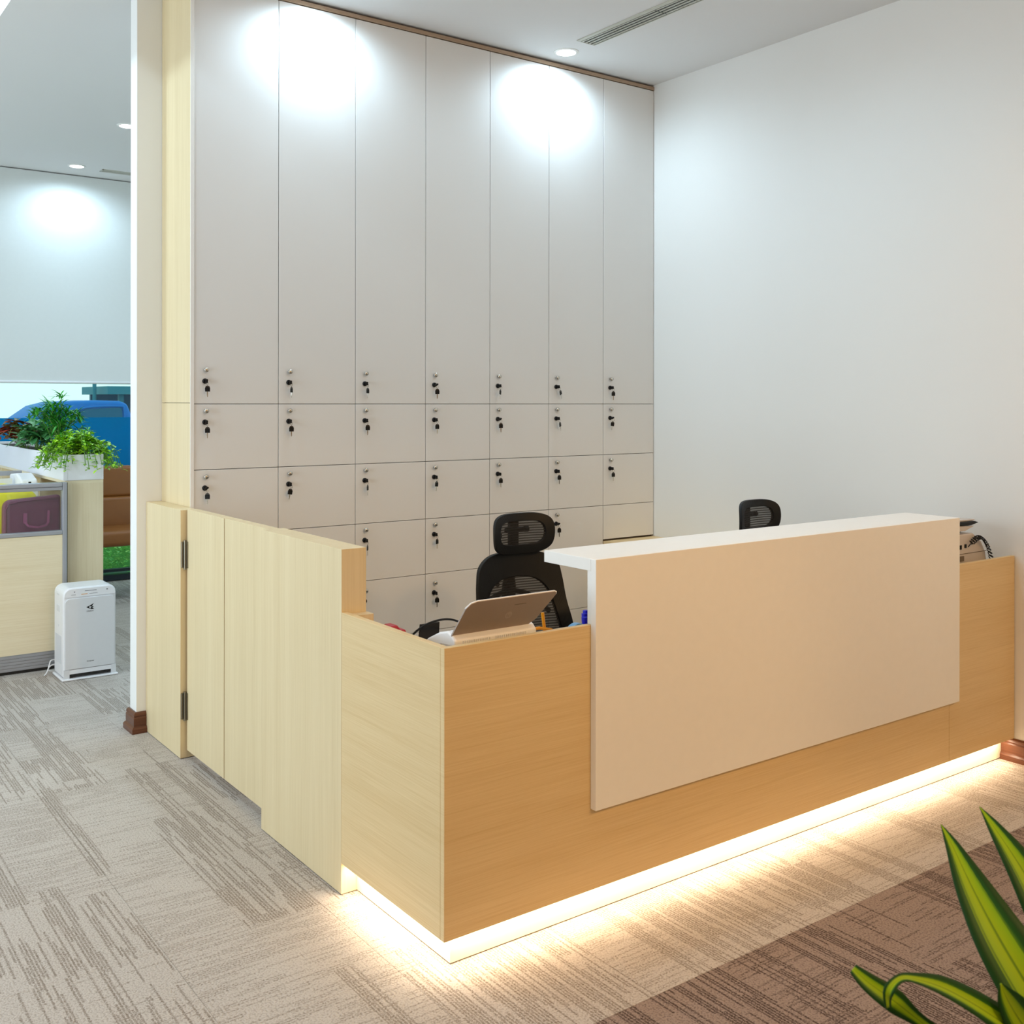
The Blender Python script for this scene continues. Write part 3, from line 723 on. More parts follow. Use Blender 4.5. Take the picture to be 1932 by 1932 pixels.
ch2.location = (2.33, 0.70, 0); ch2.rotation_euler = (0, 0, R(4))

# ------------------------------------------------------------------ things on the desk
WT = 0.741
pr = thing('document_scanner', 'white desktop scanner with raised grey paper tray', 'scanner', (0.25, 0.26, WT))
prof = [(0.10, 0.0), (0.10, 0.165), (0.115, 0.178), (0.14, 0.188), (0.19, 0.175), (0.25, 0.148), (0.32, 0.10), (0.37, 0.05), (0.38, 0.0)]
bm = bmesh.new(); prism(bm, [(y, WT+z) for y, z in prof], 'x', 0.100, 0.400)
obj('body', bm, M['pwhite'], pr, world=True, bevel=0.006, seg=3)
bm = bmesh.new(); tube(bm, [(0.0993, y, WT+z) for y, z in ((0.125, 0.150), (0.17, 0.147), (0.21, 0.125), (0.245, 0.09), (0.26, 0.05))], 0.0010, 5)
obj('seam', bm, M['pgrey'], pr, world=True)
bm = bmesh.new()
for k in range(30):
    if 13 <= k <= 14: continue
    x = 0.128 + k*0.0078; box(bm, x, x+0.0034, 0.0975, 0.1002, WT+0.118, WT+0.162)
obj('vent_ribs', bm, M['pgrey'], pr, world=True)
bm = bmesh.new(); lathe(bm, [(0.030, 0), (0.030, -0.004), (0.024, -0.005)], (0.165, 0.0975, WT+0.118), 20, 'y'); obj('rear_port', bm, M['black'], pr, world=True)
# tray: rear paper support leaning toward the visitor side
P0 = Vector((0.100, 0.118, 0.915)); ux = Vector((1, 0, 0)); uy = Vector((0, -0.066, 0.112)).normalized(); un = ux.cross(uy)
outl = [(0, 0), (0.275, 0), (0.302, 0.022), (0.345, 0.112), (0.343, 0.120), (0.335, 0.124), (0.05, 0.124), (0.030, 0.118), (0.016, 0.100)]
bm = bmesh.new()
va = [bm.verts.new(P0 + ux*a + uy*b_ + un*0.0) for a, b_ in outl]; vb = [bm.verts.new(P0 + ux*a + uy*b_ - un*0.006) for a, b_ in outl]
bm.faces.new(va); bm.faces.new(vb[::-1])
for k in range(len(va)): bm.faces.new((va[k], va[(k+1) % len(va)], vb[(k+1) % len(va)], vb[k]))
tr = obj('paper_tray', bm, M['tray'], pr, world=True, bevel=0.0012)
bm = bmesh.new()
ep = [Vector(P0 + ux*a + uy*b_ - un*0.003) for a, b_ in outl[3:]]; tube(bm, ep, 0.0026, 6); obj('tray_rim', bm, M['pwhite'], tr, world=True, smooth=True)
rotm = Matrix((ux, uy, un)).transposed()
c0 = P0 + ux*0.185 + uy*0.055 + un*0.0002 - wloc(tr)
bm = bmesh.new(); lathe(bm, [(0.0125, 0), (0.0125, 0.0005)], (0, 0, 0), 24); bmesh.ops.transform(bm, matrix=Matrix.Translation(c0) @ rotm.to_4x4(), verts=bm.verts)
obj('emblem', bm, M['traylight'], tr)
text_mesh('emblem_letters', 'hp', 0.017, M['tray'], tr, c0 + un*0.0006, rotm, 0.0002)
bm = bmesh.new(); q = P0 + ux*0.215 + uy*0.093; 
v = [bm.verts.new(q + ux*a + uy*b_ + un*c_) for a, b_ in ((-0.022, -0.0008), (0.022, -0.0008), (0.022, 0.0008), (-0.022, 0.0008)) for c_ in (0.0001, 0.0007)]
for f in ((0,2,4,6),(1,3,5,7),(0,2,3,1),(2,4,5,3),(4,6,7,5),(6,0,1,7)): bm.faces.new([v[i] for i in f])
obj('tray_slot', bm, M['gap'], tr, world=True)

rt = thing('red_tape_dispenser', 'small red object behind the left desk edge', 'tape dispenser', (0.20, 0.55, WT))
bm = bmesh.new(); prism(bm, [(0.095, WT), (0.178, WT), (0.180, WT+0.10), (0.172, WT+0.122), (0.155, WT+0.120), (0.143, WT+0.138), (0.112, WT+0.138), (0.097, WT+0.08)], 'y', 0.50, 0.55)
obj('body', bm, M['red'], rt, world=True, bevel=0.008, seg=3)
bm = bmesh.new(); lathe(bm, [(0.018, -0.027), (0.018, 0.027)], (0.135, 0.525, WT+0.095), 16, 'y'); obj('tape_roll', bm, M['pwhite'], rt, world=True)
ca = obj('power_cable', (lambda b: (tube(b, smoothpts([(0.135, 0.46, WT+0.004), (0.15, 0.44, WT+0.10), (0.19, 0.42, WT+0.143), (0.245, 0.40, WT+0.160), (0.30, 0.40, WT+0.150), (0.345, 0.40, WT+0.118), (0.37, 0.42, WT+0.05), (0.38, 0.45, WT+0.004)]), 0.0035, 8), b)[1])(bmesh.new()), M['black'], smooth=True)
tag(ca, 'black cable arching up behind the white scanner', 'cable')
cs = thing('card_stand', 'small black stand left of the white scanner', 'stand', (0.24, 0.45, WT))
bm = bmesh.new(); P = [(0.195, 0.46, WT+0.070), (0.272, 0.46, WT+0.070), (0.285, 0.475, WT+0.135), (0.212, 0.475, WT+0.135)]
v0 = [bm.verts.new(p) for p in P]; v1 = [bm.verts.new((p[0], p[1]+0.006, p[2])) for p in P]; bm.faces.new(v0); bm.faces.new(v1[::-1])
for k in range(4): bm.faces.new((v0[k], v0[(k+1) % 4], v1[(k+1) % 4], v1[k]))
obj('plate', bm, M['black'], cs, world=True)
obj('base', BB((0.175, 0.275, 0.43, 0.49, WT, WT+0.02), (0.19, 0.26, 0.455, 0.475, WT+0.02, WT+0.085)), M['black'], cs, world=True, bevel=0.004)
ys_ = thing('amber_file_stand', 'amber plastic stand behind the right end of scanner', 'stand', (0.515, 0.20, WT))
bm = bmesh.new(); tube(bm, [(0.500, 0.20, WT+0.185), (0.512, 0.20, WT+0.105)], 0.0055, 6); tube(bm, [(0.435, 0.19, WT+0.140), (0.48, 0.19, WT+0.140), (0.530, 0.19, WT+0.128)], 0.0055, 6)
tube(bm, [(0.512, 0.20, WT+0.105), (0.520, 0.20, WT+0.0)], 0.0055, 6)
obj('bars', bm, M['orange'], ys_, world=True); obj('foot', B(0.46, 0.56, 0.17, 0.24, WT, WT+0.012), M['orange'], ys_, world=True, bevel=0.003)
tp = thing('tape_roll', 'pale blue and clear roll just above the desk edge', 'tape', (0.61, 0.16, WT))
bm = bmesh.new(); lathe(bm, [(0.030, -0.012), (0.045, -0.012), (0.045, 0.012), (0.030, 0.012)], (0.61, 0.16, WT+0.1), 24, 'y'); obj('roll', bm, M['lightblue'], tp, world=True)
obj('stand', B(0.565, 0.655, 0.135, 0.185, WT, WT+0.066), M['pwhite'], tp, world=True, bevel=0.004)
pc = thing('pen_cup', 'cup of bright blue capped pens beside the white riser', 'pen cup', (0.70, 0.20, WT))
bm = bmesh.new(); lathe(bm, [(0.034, 0.0), (0.038, 0.10), (0.034, 0.10), (0.031, 0.01)], (0.70, 0.20, WT), 18); obj('cup', bm, M['pwhite'], pc, world=True)
for k, (dx, dy, h) in enumerate(((-0.022, 0.0, 0.150), (-0.010, 0.014, 0.158), (0.004, -0.006, 0.163), (0.014, 0.010, 0.156), (0.0, 0.020, 0.166))):
    bm = bmesh.new(); tube(bm, [(0.70+dx*0.5, 0.20+dy*0.5, WT+0.012), (0.70+dx*1.1, 0.20+dy*1.1, WT+h)], 0.0105, 8); obj('pen', bm, M['blue'], pc, world=True)
bm = bmesh.new(); tube(bm, [(0.71, 0.20, WT+0.012), (0.704, 0.205, WT+0.180)], 0.003, 6); obj('pen', bm, M['red'], pc, world=True)
obj('paper_pad', B(0.565, 0.66, 0.235, 0.40, WT, WT+0.07), M['pwhite']); tag(bpy.data.objects['paper_pad'], 'white paper stack behind the blue tape roll', 'paper')

# fax telephone at the right end
fx = thing('fax_telephone', 'grey fax telephone at the right end of the desk', 'telephone', (2.75, 0.2, WT))
bm = bmesh.new(); prism(bm, [(2.60, WT), (2.915, WT), (2.912, WT+0.135), (2.90, WT+0.195), (2.865, WT+0.245), (2.80, WT+0.285), (2.60, WT+0.285)], 'y', 0.07, 0.36)
obj('body', bm, M['faxgrey'], fx, world=True, bevel=0.006, seg=3)
obj('paper_slot', BB((2.60, 2.905, 0.0685, 0.0712, WT+0.1995, WT+0.202), (2.60, 2.72, 0.066, 0.071, WT+0.170, WT+0.192)), M['gap'], fx, world=True)
obj('socket', BB((2.690, 2.702, 0.066, 0.071, WT+0.222, WT+0.240), (2.728, 2.740, 0.066, 0.071, WT+0.226, WT+0.242)), M['black'], fx, world=True)
bm = bmesh.new(); prism(bm, [(2.60, WT+0.285), (2.74, WT+0.285), (2.765, WT+0.305), (2.60, WT+0.312)], 'y', 0.10, 0.30); obj('cradle', bm, M['black'], fx, world=True)
bm = bmesh.new(); prism(bm, [(2.60, WT+0.300), (2.745, WT+0.298), (2.815, WT+0.316), (2.60, WT+0.326)], 'y', 0.075, 0.30); obj('document_tray', bm, M['faxgrey'], fx, world=True, bevel=0.002)
bm = bmesh.new(); prism(bm, [(2.60, WT+0.327), (2.79, WT+0.321), (2.848, WT+0.330), (2.82, WT+0.337), (2.60, WT+0.339)], 'y', 0.072, 0.13); hs = obj('handset', bm, M['black'], fx, world=True, bevel=0.002)
bm = bmesh.new(); prism(bm, [(2.60, WT+0.3395), (2.825, WT+0.3375), (2.84, WT+0.343), (2.60, WT+0.348)], 'y', 0.085, 0.30); obj('cover_plate', bm, M['faxgrey'], fx, world=True, bevel=0.0015)
pts = []; base = smoothpts([(2.733, 0.055, WT+0.232), (2.76, 0.053, WT+0.250), (2.80, 0.050, WT+0.268), (2.835, 0.048, WT+0.262), (2.875, 0.048, WT+0.228), (2.905, 0.048, WT+0.175), (2.92, 0.050, WT+0.12)], 60)
for k, p in enumerate(base):
    a = k * 0.36; f = min(1, max(0, (k-40)/20.0)); pts.append(p + Vector((math.cos(a)*0.0105*f, math.sin(a)*0.0095*f*0.9, math.sin(a)*0.0105*f*0.7)))
bm = bmesh.new(); tube(bm, pts, 0.0021, 5); obj('coiled_cord', bm, M['black'], fx, world=True, smooth=True)

# ------------------------------------------------------------------ office beyond: air purifier
ap = thing('air_purifier', 'white floor standing air purifier beside the office partition', 'air purifier', (0.06, 4.0, 0))
def purifier_outline(inset=0.0): return rrect(-0.088+inset, 0.206-inset, 0.018, 0.530, 0.045, 6, (0,1,1,0))
bm = bmesh.new(); prism(bm, purifier_outline(), 'y', 3.905, 4.115); obj('body', bm, M['pwhite'], ap, world=True, bevel=0.010, seg=3)
bm = bmesh.new(); prism(bm, rrect(-0.081, 0.199, 0.062, 0.470, 0.03, 5, (0,1,1,0)), 'y', 3.893, 3.907); fp = obj('front_panel', bm, M['pgrey'], ap, world=True, bevel=0.004)
bm = bmesh.new(); prism(bm, [(x, z) for x, z in rrect(-0.083, 0.201, 0.474, 0.524, 0.04, 5, (0,1,1,0))], 'y', 3.899, 3.908); cp = obj('control_strip', bm, M['pwhite'], ap, world=True, bevel=0.003)
obj('control_marks', BB((0.03, 0.095, 3.8985, 3.8995, 0.505, 0.508), (-0.045, -0.02, 3.8985, 3.8995, 0.488, 0.490), (-0.03, -0.024, 3.8985, 3.8995, 0.502, 0.508), (0.055, 0.10, 3.8985, 3.8995, 0.488, 0.490), (0.15, 0.158, 3.8985, 3.8995, 0.502, 0.509)), M['print'], cp, world=True)
obj('indicator_light', B(0.01, 0.045, 3.8985, 3.8995, 0.487, 0.4905), M['orange'], cp, world=True)
obj('side_grille', (lambda b: ([box(b, -0.0895, -0.0875, 3.94+0.0085*i, 3.944+0.0085*i, 0.09, 0.25) for i in range(17)], b)[1])(bmesh.new()), M['pgrey'], ap, world=True)
obj('side_handle', BB((-0.0895, -0.087, 3.98, 4.05, 0.385, 0.42), (-0.0895, -0.087, 3.99, 4.04, 0.478, 0.49), (-0.0895, -0.087, 4.0, 4.012, 0.30, 0.31)), M['pgrey'], ap, world=True)
bm = bmesh.new(); prism(bm, [(-0.098, 3.880), (0.214, 3.880), (0.214, 4.12), (-0.098, 4.12)], 'z', 0.001, 0.012); obj('base', bm, M['pwhite'], ap, world=True, bevel=0.005)
obj('water_slot', BB((-0.055, 0.175, 3.8985, 3.906, 0.020, 0.036)), M['ventdark'], ap, world=True)
obj('lower_lip', B(-0.060, 0.180, 3.894, 3.9045, 0.036, 0.060), M['pwhite'], ap, world=True)
for fx0, fx1 in ((-0.085, -0.055), (0.175, 0.203)): obj('foot', B(fx0, fx1, 3.892, 3.906, 0.012, 0.062), M['pgrey'], ap, world=True)
# emblem: black folded arrow mark, drawn in the plane of the front panel
def mark(polys, cx, cz, s, y):
    bm = bmesh.new()
    for p in polys: prism(bm, [(cx + a*s, cz + b_*s) for a, b_ in p], 'y', y - 0.0006, y)
    return bm
polys = [[(-1.0, 0.0), (0.05, 0.42), (-0.18, 0.10), (-0.30, -0.05), (-0.42, -0.30)],
         [(-0.42, -0.30), (-0.30, -0.05), (0.02, -0.42), (-0.02, -0.50)],
         [(0.05, 0.42), (1.0, 0.95), (0.50, 0.25), (0.20, 0.12), (-0.10, 0.20)],
         [(0.25, 0.12), (0.52, 0.22), (1.05, -0.10), (0.45, -0.10)],
         [(0.25, -0.15), (0.45, -0.10), (1.05, -0.62), (0.30, -0.62), (0.02, -0.48)]]
obj('emblem', mark(polys, 0.057, 0.412, 0.0215, 3.8929), M['black'], fp, world=True)
rf = Matrix(((1, 0, 0), (0, 0, -1), (0, 1, 0)))
text_mesh('brand_lettering', 'DAIKIN', 0.0115, M['print'], fp, Vector((0.057, 3.8925, 0.388)) - wloc(fp), rf, 0.0003)
text_mesh('small_lettering', 'Streamer', 0.011, M['print'], fp, Vector((0.060, 3.8925, 0.100)) - wloc(fp), rf, 0.0003)
bm = bmesh.new(); tube(bm, smoothpts([(-0.15, 4.08, 0.005), (-0.13, 4.10, 0.02), (-0.115, 4.11, 0.06), (-0.10, 4.13, 0.078), (-0.06, 4.14, 0.075)]), 0.0035, 6)
tube(bm, smoothpts([(-0.06, 4.14, 0.05), (-0.10, 4.14, 0.045), (-0.115, 4.135, 0.02), (-0.07, 4.14, 0.006)]), 0.0035, 6)
tag(obj('purifier_cord', bm, M['pwhite'], smooth=True), 'white power cord looping onto carpet left of the purifier', 'cord')

# ------------------------------------------------------------------ office beyond: cubicle partition
PX0, PX1, PY = -2.2, 0.011, 4.23
cp_ = thing('cubicle_partition', 'glass topped maple cubicle partition with aluminium frame', 'partition', (-0.9, PY, 0))
obj('corner_post', B(PX1-0.026, PX1, PY, PY+0.05, 0.0, 1.115), M['alu'], cp_, world=True, bevel=0.004)
obj('post_seal', B(PX1, PX1+0.004, PY+0.008, PY+0.05, 0.0, 1.112), M['ventdark'], cp_, world=True)
obj('top_rail', B(PX0, PX1-0.026, PY, PY+0.05, 1.088, 1.115), M['alu'], cp_, world=True, bevel=0.006)
obj('upper_rail', B(PX0, PX1-0.026, PY+0.006, PY+0.044, 1.068, 1.0875), M['alu'], cp_, world=True, bevel=0.003)
obj('middle_rail', B(PX0, PX1-0.026, PY, PY+0.05, 0.802, 0.826), M['alu'], cp_, world=True, bevel=0.004)
obj('left_post', B(PX0-0.026, PX0, PY, PY+0.05, 0.0, 1.115), M['alu'], cp_, world=True, bevel=0.004)
obj('glass_pane', B(PX0, PX1-0.027, PY+0.02, PY+0.026, 0.826, 1.068), M['pglass'], cp_, world=True)
obj('wood_panel', B(PX0, PX1-0.0265, PY+0.004, PY+0.046, 0.112, 0.801), M['oak'], cp_, world=True)
bm = bmesh.new(); box(bm, PX0, PX1-0.0265, PY+0.006, PY+0.044, 0.018, 0.112)
for k in range(5): box(bm, PX0, PX1-0.0265, PY+0.002, PY+0.006, 0.022+0.018*k, 0.036+0.018*k)
obj('cable_base', bm, M['alu'], cp_, world=True)
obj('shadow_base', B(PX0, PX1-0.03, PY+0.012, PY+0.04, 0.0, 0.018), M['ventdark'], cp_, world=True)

pc2 = thing('rear_cubicle_partition', 'second aluminium framed cubicle screen farther back at the left', 'partition', (-1.1, 5.2, 0))
obj('frame', BB((-2.2, -0.049, 5.2, 5.24, 1.105, 1.135), (-0.075, -0.049, 5.2, 5.24, 0, 1.105), (-2.2, -0.075, 5.2, 5.24, 0.74, 0.76)), M['alu'], pc2, world=True)
obj('screen_pane', B(-2.2, -0.075, 5.215, 5.225, 0.76, 1.105), M['pglass'], pc2, world=True)
obj('panel', B(-2.2, -0.075, 5.205, 5.235, 0.02, 0.74), M['oak'], pc2, world=True)
wd = thing('office_desk', 'white office desk inside the cubicle', 'desk', (-0.9, 4.7, 0))
obj('desk_top', B(-2.1, -0.02, 4.30, 5.19, 0.705, 0.73), M['desk'], wd, world=True)
for x in (-2.0, -0.10):
    for y in (4.36, 5.12): obj('leg', B(x, x+0.04, y, y+0.04, 0, 0.705), M['alu'], wd, world=True)

# purple case with strap handle
pb = thing('purple_case', 'purple padded case with strap handle behind the partition glass', 'bag', (-0.10, 4.45, 0.73))
bm = bmesh.new(); prism(bm, rrect(-0.31, 0.015, 0.731, 1.005, 0.045, 6, (1,0,1,1)), 'y', 4.40, 4.47)
for v in bm.verts:
    if v.co.z > 0.95: v.co.z += (v.co.x + 0.31) * 0.07
obj('body', bm, M['purple'], pb, world=True, bevel=0.018, seg=4)
bm = bmesh.new(); tube(bm, [(x, 4.396, z) for x, z in ((-0.295, 0.75), (-0.298, 0.95), (-0.28, 0.985), (-0.22, 0.998), (0.0, 1.008))], 0.004, 6); obj('piping', bm, M['purple'], pb, world=True, smooth=True)
def strap(bm, pts, wd_):
    for a, b_ in zip(pts, pts[1:]):
        a, b_ = Vector(a), Vector(b_); d = (b_-a).normalized(); s = d.cross(Vector((0, 1, 0))).normalized()*wd_/2; th = Vector((0, 0.004, 0))
        vs_ = [bm.verts.new(p) for p in (a-s, a+s, b_+s, b_-s, a-s+th, a+s+th, b_+s+th, b_-s+th)]
        for f in ((0,1,2,3),(7,6,5,4),(0,4,5,1),(1,5,6,2),(2,6,7,3),(3,7,4,0)): bm.faces.new([vs_[i] for i in f])
bm = bmesh.new()
strap(bm, [(-0.190, 4.392, 0.925), (-0.192, 4.385, 0.865)], 0.022); strap(bm, [(-0.192, 4.385, 0.870), (-0.175, 4.378, 0.848), (-0.12, 4.376, 0.838), (-0.075, 4.380, 0.846), (-0.062, 4.385, 0.865)], 0.012)
strap(bm, [(-0.058, 4.392, 0.935), (-0.062, 4.385, 0.862)], 0.014)
obj('handle', bm, M['purplelight'], pb, world=True)
yc = obj('yellow_cushion', (lambda b: (bmesh.ops.create_uvsphere(b, u_segments=24, v_segments=14, radius=1.0), [setattr(v, 'co', Vector((-0.50 + 0.34*math.copysign(abs(v.co.x)**0.6, v.co.x), 4.75 + 0.09*v.co.y, 0.92 + 0.175*math.copysign(abs(v.co.z)**0.7, v.co.z)))) for v in b.verts], b)[2])(bmesh.new()), M['yellow'], smooth=True)
yc.location = (0.1, -0.1, 0)
tag(yc, 'bright yellow cushion blurred behind the partition glass', 'cushion')
pm = thing('white_printer', 'white desk printer seen above the cubicle top rail', 'printer', (-0.10, 4.95, 0.73))
bm = bmesh.new(); prism(bm, [(4.75, 0.731), (5.15, 0.731), (5.15, 1.12), (4.95, 1.135), (4.80, 1.10), (4.75, 1.0)], 'x', -0.135, -0.035); obj('body', bm, M['pwhite'], pm, world=True, bevel=0.012, seg=3)
obj('screen', B(-0.34, -0.15, 4.98, 5.0, 0.80, 1.10), M['pgrey'], pm, world=True); obj('button', B(-0.10, -0.085, 4.742, 4.752, 1.075, 1.09), M['black'], pm, world=True)
obj('screen_foot', B(-0.30, -0.15, 4.96, 5.05, 0.731, 0.80), M['pgrey'], pm, world=True)

# ------------------------------------------------------------------ planter cabinet and planter
sc = thing('shelf_cabinet', 'maple shelf cabinet under the long white planter', 'cabinet', (0.12, 5.3, 0))
cx0, cx1, cy0, cy1 = 0.0155, 0.239, 4.30, 6.9
obj('end_panel', B(cx0, cx1-0.012, cy0, cy0+0.02, 0.0, 1.10), M['oakz'], sc, world=True)
obj('back_panel', B(cx1-0.012, cx1, cy0, cy1, 0.0, 1.10), M['oakz'], sc, world=True)
obj('top', B(cx0, cx1, cy0, cy1, 1.10, 1.118), M['oak'], sc, world=True)
for z in (0.05, 0.40, 0.75): obj('shelf', B(cx0, cx1-0.012, cy0+0.02, cy1, z, z+0.018), M['oak'], sc, world=True)
for y in (4.95, 5.6, 6.25, 6.88): obj('divider', B(cx0, cx1-0.012, y, y+0.018, 0.0, 1.10), M['oak'], sc, world=True)
pt = thing('long_planter', 'long white planter box on top of the shelf cabinet', 'planter', (0.12, 5.4, 1.118))
px0, px1, py0, py1, pz0, pz1 = 0.006, 0.240, 4.298, 6.9, 1.119, 1.276
obj('trough', BB((px0, px0+0.012, py0, py1, pz0, pz1), (px1-0.012, px1, py0, py1, pz0, pz1), (px0+0.012, px1-0.012, py0, py0+0.012, pz0, pz1), (px0+0.012, px1-0.012, py1-0.012, py1, pz0, pz1), (px0+0.012, px1-0.012, py0+0.012, py1-0.012, pz0, pz0+0.01)), M['pwhite'], pt, world=True, bevel=0.002)
obj('corner_strip', B(px0-0.002, px0+0.022, py0-0.003, py0+0.0, pz0, pz1+0.001), M['pwhite'], pt, world=True, bevel=0.001)
obj('soil', B(px0+0.013, px1-0.013, py0+0.013, py1-0.013, pz0+0.012, pz1-0.02), M['soil'], pt, world=True)

def leaf(bm, p, d, up, L_, W, fold=0.15, curve=0.3, n=4):
    d = Vector(d).normalized(); s = d.cross(Vector(up))
    if s.length < 1e-3: s = d.cross(Vector((1, 0, 0)))
    s.normalize(); u = s.cross(d).normalized(); p = Vector(p)
    L0, R0, C0 = [], [], []
    for k in range(n+1):
        t = k/n; w = W*0.5*math.sin(math.pi*min(1, t*0.94+0.03))**0.8 if 0 < k < n else W*0.04
        c = p + d*L_*t - Vector((0, 0, 1))*curve*L_*t*t
        C0.append(bm.verts.new(c)); L0.append(bm.verts.new(c - s*w + u*w*fold*2)); R0.append(bm.verts.new(c + s*w + u*w*fold*2))
    for k in range(n):
        bm.faces.new((L0[k], C0[k], C0[k+1], L0[k+1])); bm.faces.new((C0[k], R0[k], R0[k+1], C0[k+1]))
def bushplant(name, label, base, matl, stems, height, spread, nleaf, LL, WW, droop=0.0, group='plants in the long planter', up=1.0, seed=1, pal=None):
    rg = random.Random(seed); t = thing(name, label, 'plant', base, group=group)
    st = bmesh.new(); lf = bmesh.new()
    for s in range(stems):
        a = rg.uniform(0, 2*math.pi); rr = spread*rg.uniform(0.15, 1.0)**0.8; h = height*rg.uniform(0.55, 1.0)*(1 - 0.35*rr/spread)
        p0 = Vector((rg.uniform(-0.03, 0.03), rg.uniform(-0.06, 0.06), 0)); dr = droop*rr/spread
        pts = smoothpts([p0, p0 + Vector((math.cos(a)*rr*0.35, math.sin(a)*rr*0.35, h*0.62)), p0 + Vector((math.cos(a)*rr*0.8, math.sin(a)*rr*0.8, h*(1-0.5*dr))), p0 + Vector((math.cos(a)*rr*1.05, math.sin(a)*rr*1.05, h*(1-1.6*dr)))], 4)
        tube(st, pts, 0.0022, 4)
        for k in range(nleaf):
            q = pts[min(len(pts)-1, int(len(pts)*(0.25 + 0.75*(k+rg.random())/nleaf)))]
            b_ = rg.uniform(0, 2*math.pi); el = rg.uniform(-0.2, 0.9)*up
            leaf(lf, q, (math.cos(b_), math.sin(b_), el), (0, 0, 1), LL*rg.uniform(0.7, 1.2), WW*rg.uniform(0.8, 1.2), 0.15, rg.uniform(0.05, 0.5), 3)
    obj('stems', st, M['stem'], t); lo = obj('foliage', lf, matl, t, smooth=False, recalc=False); lo['kind'] = 'stuff'
    return t
SZ = pz1 - 0.02
bushplant('trailing_plant', 'bright green bushy trailing plant at the near planter end', (0.115, 4.43, SZ), M['leafbright'], 120, 0.22, 0.24, 17, 0.040, 0.021, 1.1, seed=3)
bushplant('palm_plant', 'tall feathery dark green plant in the planter middle', (0.115, 4.85, SZ), M['leaffern'], 26, 0.46, 0.16, 26, 0.085, 0.013, 0.1, seed=5, up=1.6)
bushplant('broadleaf_plant', 'dark broad leaved plant left of the tall feathery one', (0.10, 5.35, SZ), M['leafdark'], 22, 0.24, 0.20, 8, 0.10, 0.055, 0.3, seed=8)
bushplant('red_leaf_plant', 'red and green leaved plant at the far left planter end', (0.10, 5.95, SZ), M['leafred'], 24, 0.25, 0.22, 9, 0.085, 0.05, 0.35, seed=12)

# ------------------------------------------------------------------ brown leather chair by the window
bc = thing('leather_armchair', 'brown leather high back chair near the office window', 'chair', (0.86, 6.5, 0))
def cush(name, x0, x1, y0, y1, z0, z1, r, parent, lean=0.0):
    bm = bmesh.new(); prism(bm, rrect(x0, x1, z0, z1, 0.035, 4), 'y', y0, y1)
    for v in bm.verts: v.co.y += (v.co.z - 0.45)*lean
    return obj(name, bm, M['brown'], parent, world=True, bevel=r, seg=4, smooth=True)
cush('back_cushion', 0.585, 1.128, 6.60, 6.70, 0.80, 1.058, 0.03, bc, 0.10)
cush('back_cushion', 0.575, 1.138, 6.585, 6.70, 0.50, 0.805, 0.035, bc, 0.10)
cush('seat', 0.565, 1.150, 6.16, 6.66, 0.440, 0.565, 0.045, bc)
bm = bmesh.new(); lathe(bm, [(0.03, 0.06), (0.03, 0.44)], (0.74, 6.45, 0), 12); obj('pedestal', bm, M['chrome'], bc, world=True)
for k in range(4):
    a = R(90*k + 45); bm = bmesh.new(); tube(bm, [(0.74, 6.45, 0.07), (0.74+0.17*math.cos(a), 6.45+0.17*math.sin(a), 0.022)], [0.022, 0.016], 8); obj('leg', bm, M['black'], bc, world=True)

# ------------------------------------------------------------------ outside the window
gp = struct('ground_outside', B(-25, 40, YF + 0.13, 60, -0.3, 0.0), M['ground'])
bm = bmesh.new(); rg = random.Random(21)
for k in range(6500):
    x = rg.uniform(-0.8, 3.2); y = rg.uniform(YF + 0.22, YF + 0.75); h = 0.03 + 0.44*rg.random()
    a = rg.uniform(0, 6.28)
    leaf(bm, (x, y, h), (math.cos(a), math.sin(a)-0.4, rg.uniform(-0.1, 1.0)), (0, 0, 1), rg.uniform(0.03, 0.055), rg.uniform(0.018, 0.03), 0.1, 0.2, 2)
hd = obj('hedge_leaves', bm, M['leafhedge'], recalc=False); hd['kind'] = 'stuff'; tag(hd, 'bright green low hedge outside the office window', 'hedge')
hb = obj('hedge_core', B(-0.78, 3.15, YF + 0.60, YF + 0.90, 0.0, 0.34), M['leafhedge'], hd, world=True)

car = thing('pickup_truck', 'blue pickup truck parked outside beyond the window', 'vehicle', (3.4, 17.5, 0))
bm = bmesh.new(); prism(bm, [(2.25, 1.10), (2.36, 1.30), (2.66, 1.52), (2.95, 1.598), (3.50, 1.625), (3.92, 1.615), (4.06, 1.56), (4.16, 1.30), (4.18, 1.05)], 'y', 17.0, 18.6)
obj('cab', bm, M['carblue'], car, world=True, bevel=0.06, seg=4, smooth=True)
bm = bmesh.new(); prism(bm, [(2.98, 1.12), (3.08, 1.34), (3.34, 1.47), (3.92, 1.495), (3.96, 1.46), (3.97, 1.12)], 'y', 16.985, 17.01)
obj('side_window', bm, M['carglass'], car, world=True)
bm = bmesh.new(); tube(bm, smoothpts([(2.96, 16.98, 1.20), (3.06, 16.98, 1.37), (3.34, 16.98, 1.497), (3.90, 16.98, 1.52), (3.99, 16.98, 1.47), (4.0, 16.98, 1.2)]), 0.018, 6); obj('window_trim', bm, M['carblue'], car, world=True, smooth=True)
bm = bmesh.new(); prism(bm, [(1.05, 0.45), (1.05, 0.90), (1.25, 1.02), (2.30, 1.12), (6.1, 1.12), (6.15, 0.45)], 'y', 16.95, 18.65); obj('lower_body', bm, M['carblue'], car, world=True, bevel=0.05, seg=3)
for x in (1.75, 5.1):
    for y in (16.95, 18.45):
        bm = bmesh.new(); lathe(bm, [(0.20, 0), (0.36, 0.01), (0.37, 0.19), (0.20, 0.2)], (x, y, 0.372), 20, 'y'); obj('wheel', bm, M['tyre'], car, world=True)
sh = thing('street_shelter', 'dark teal roofed shelter outside behind the truck', 'shelter', (5.6, 21.5, 0))
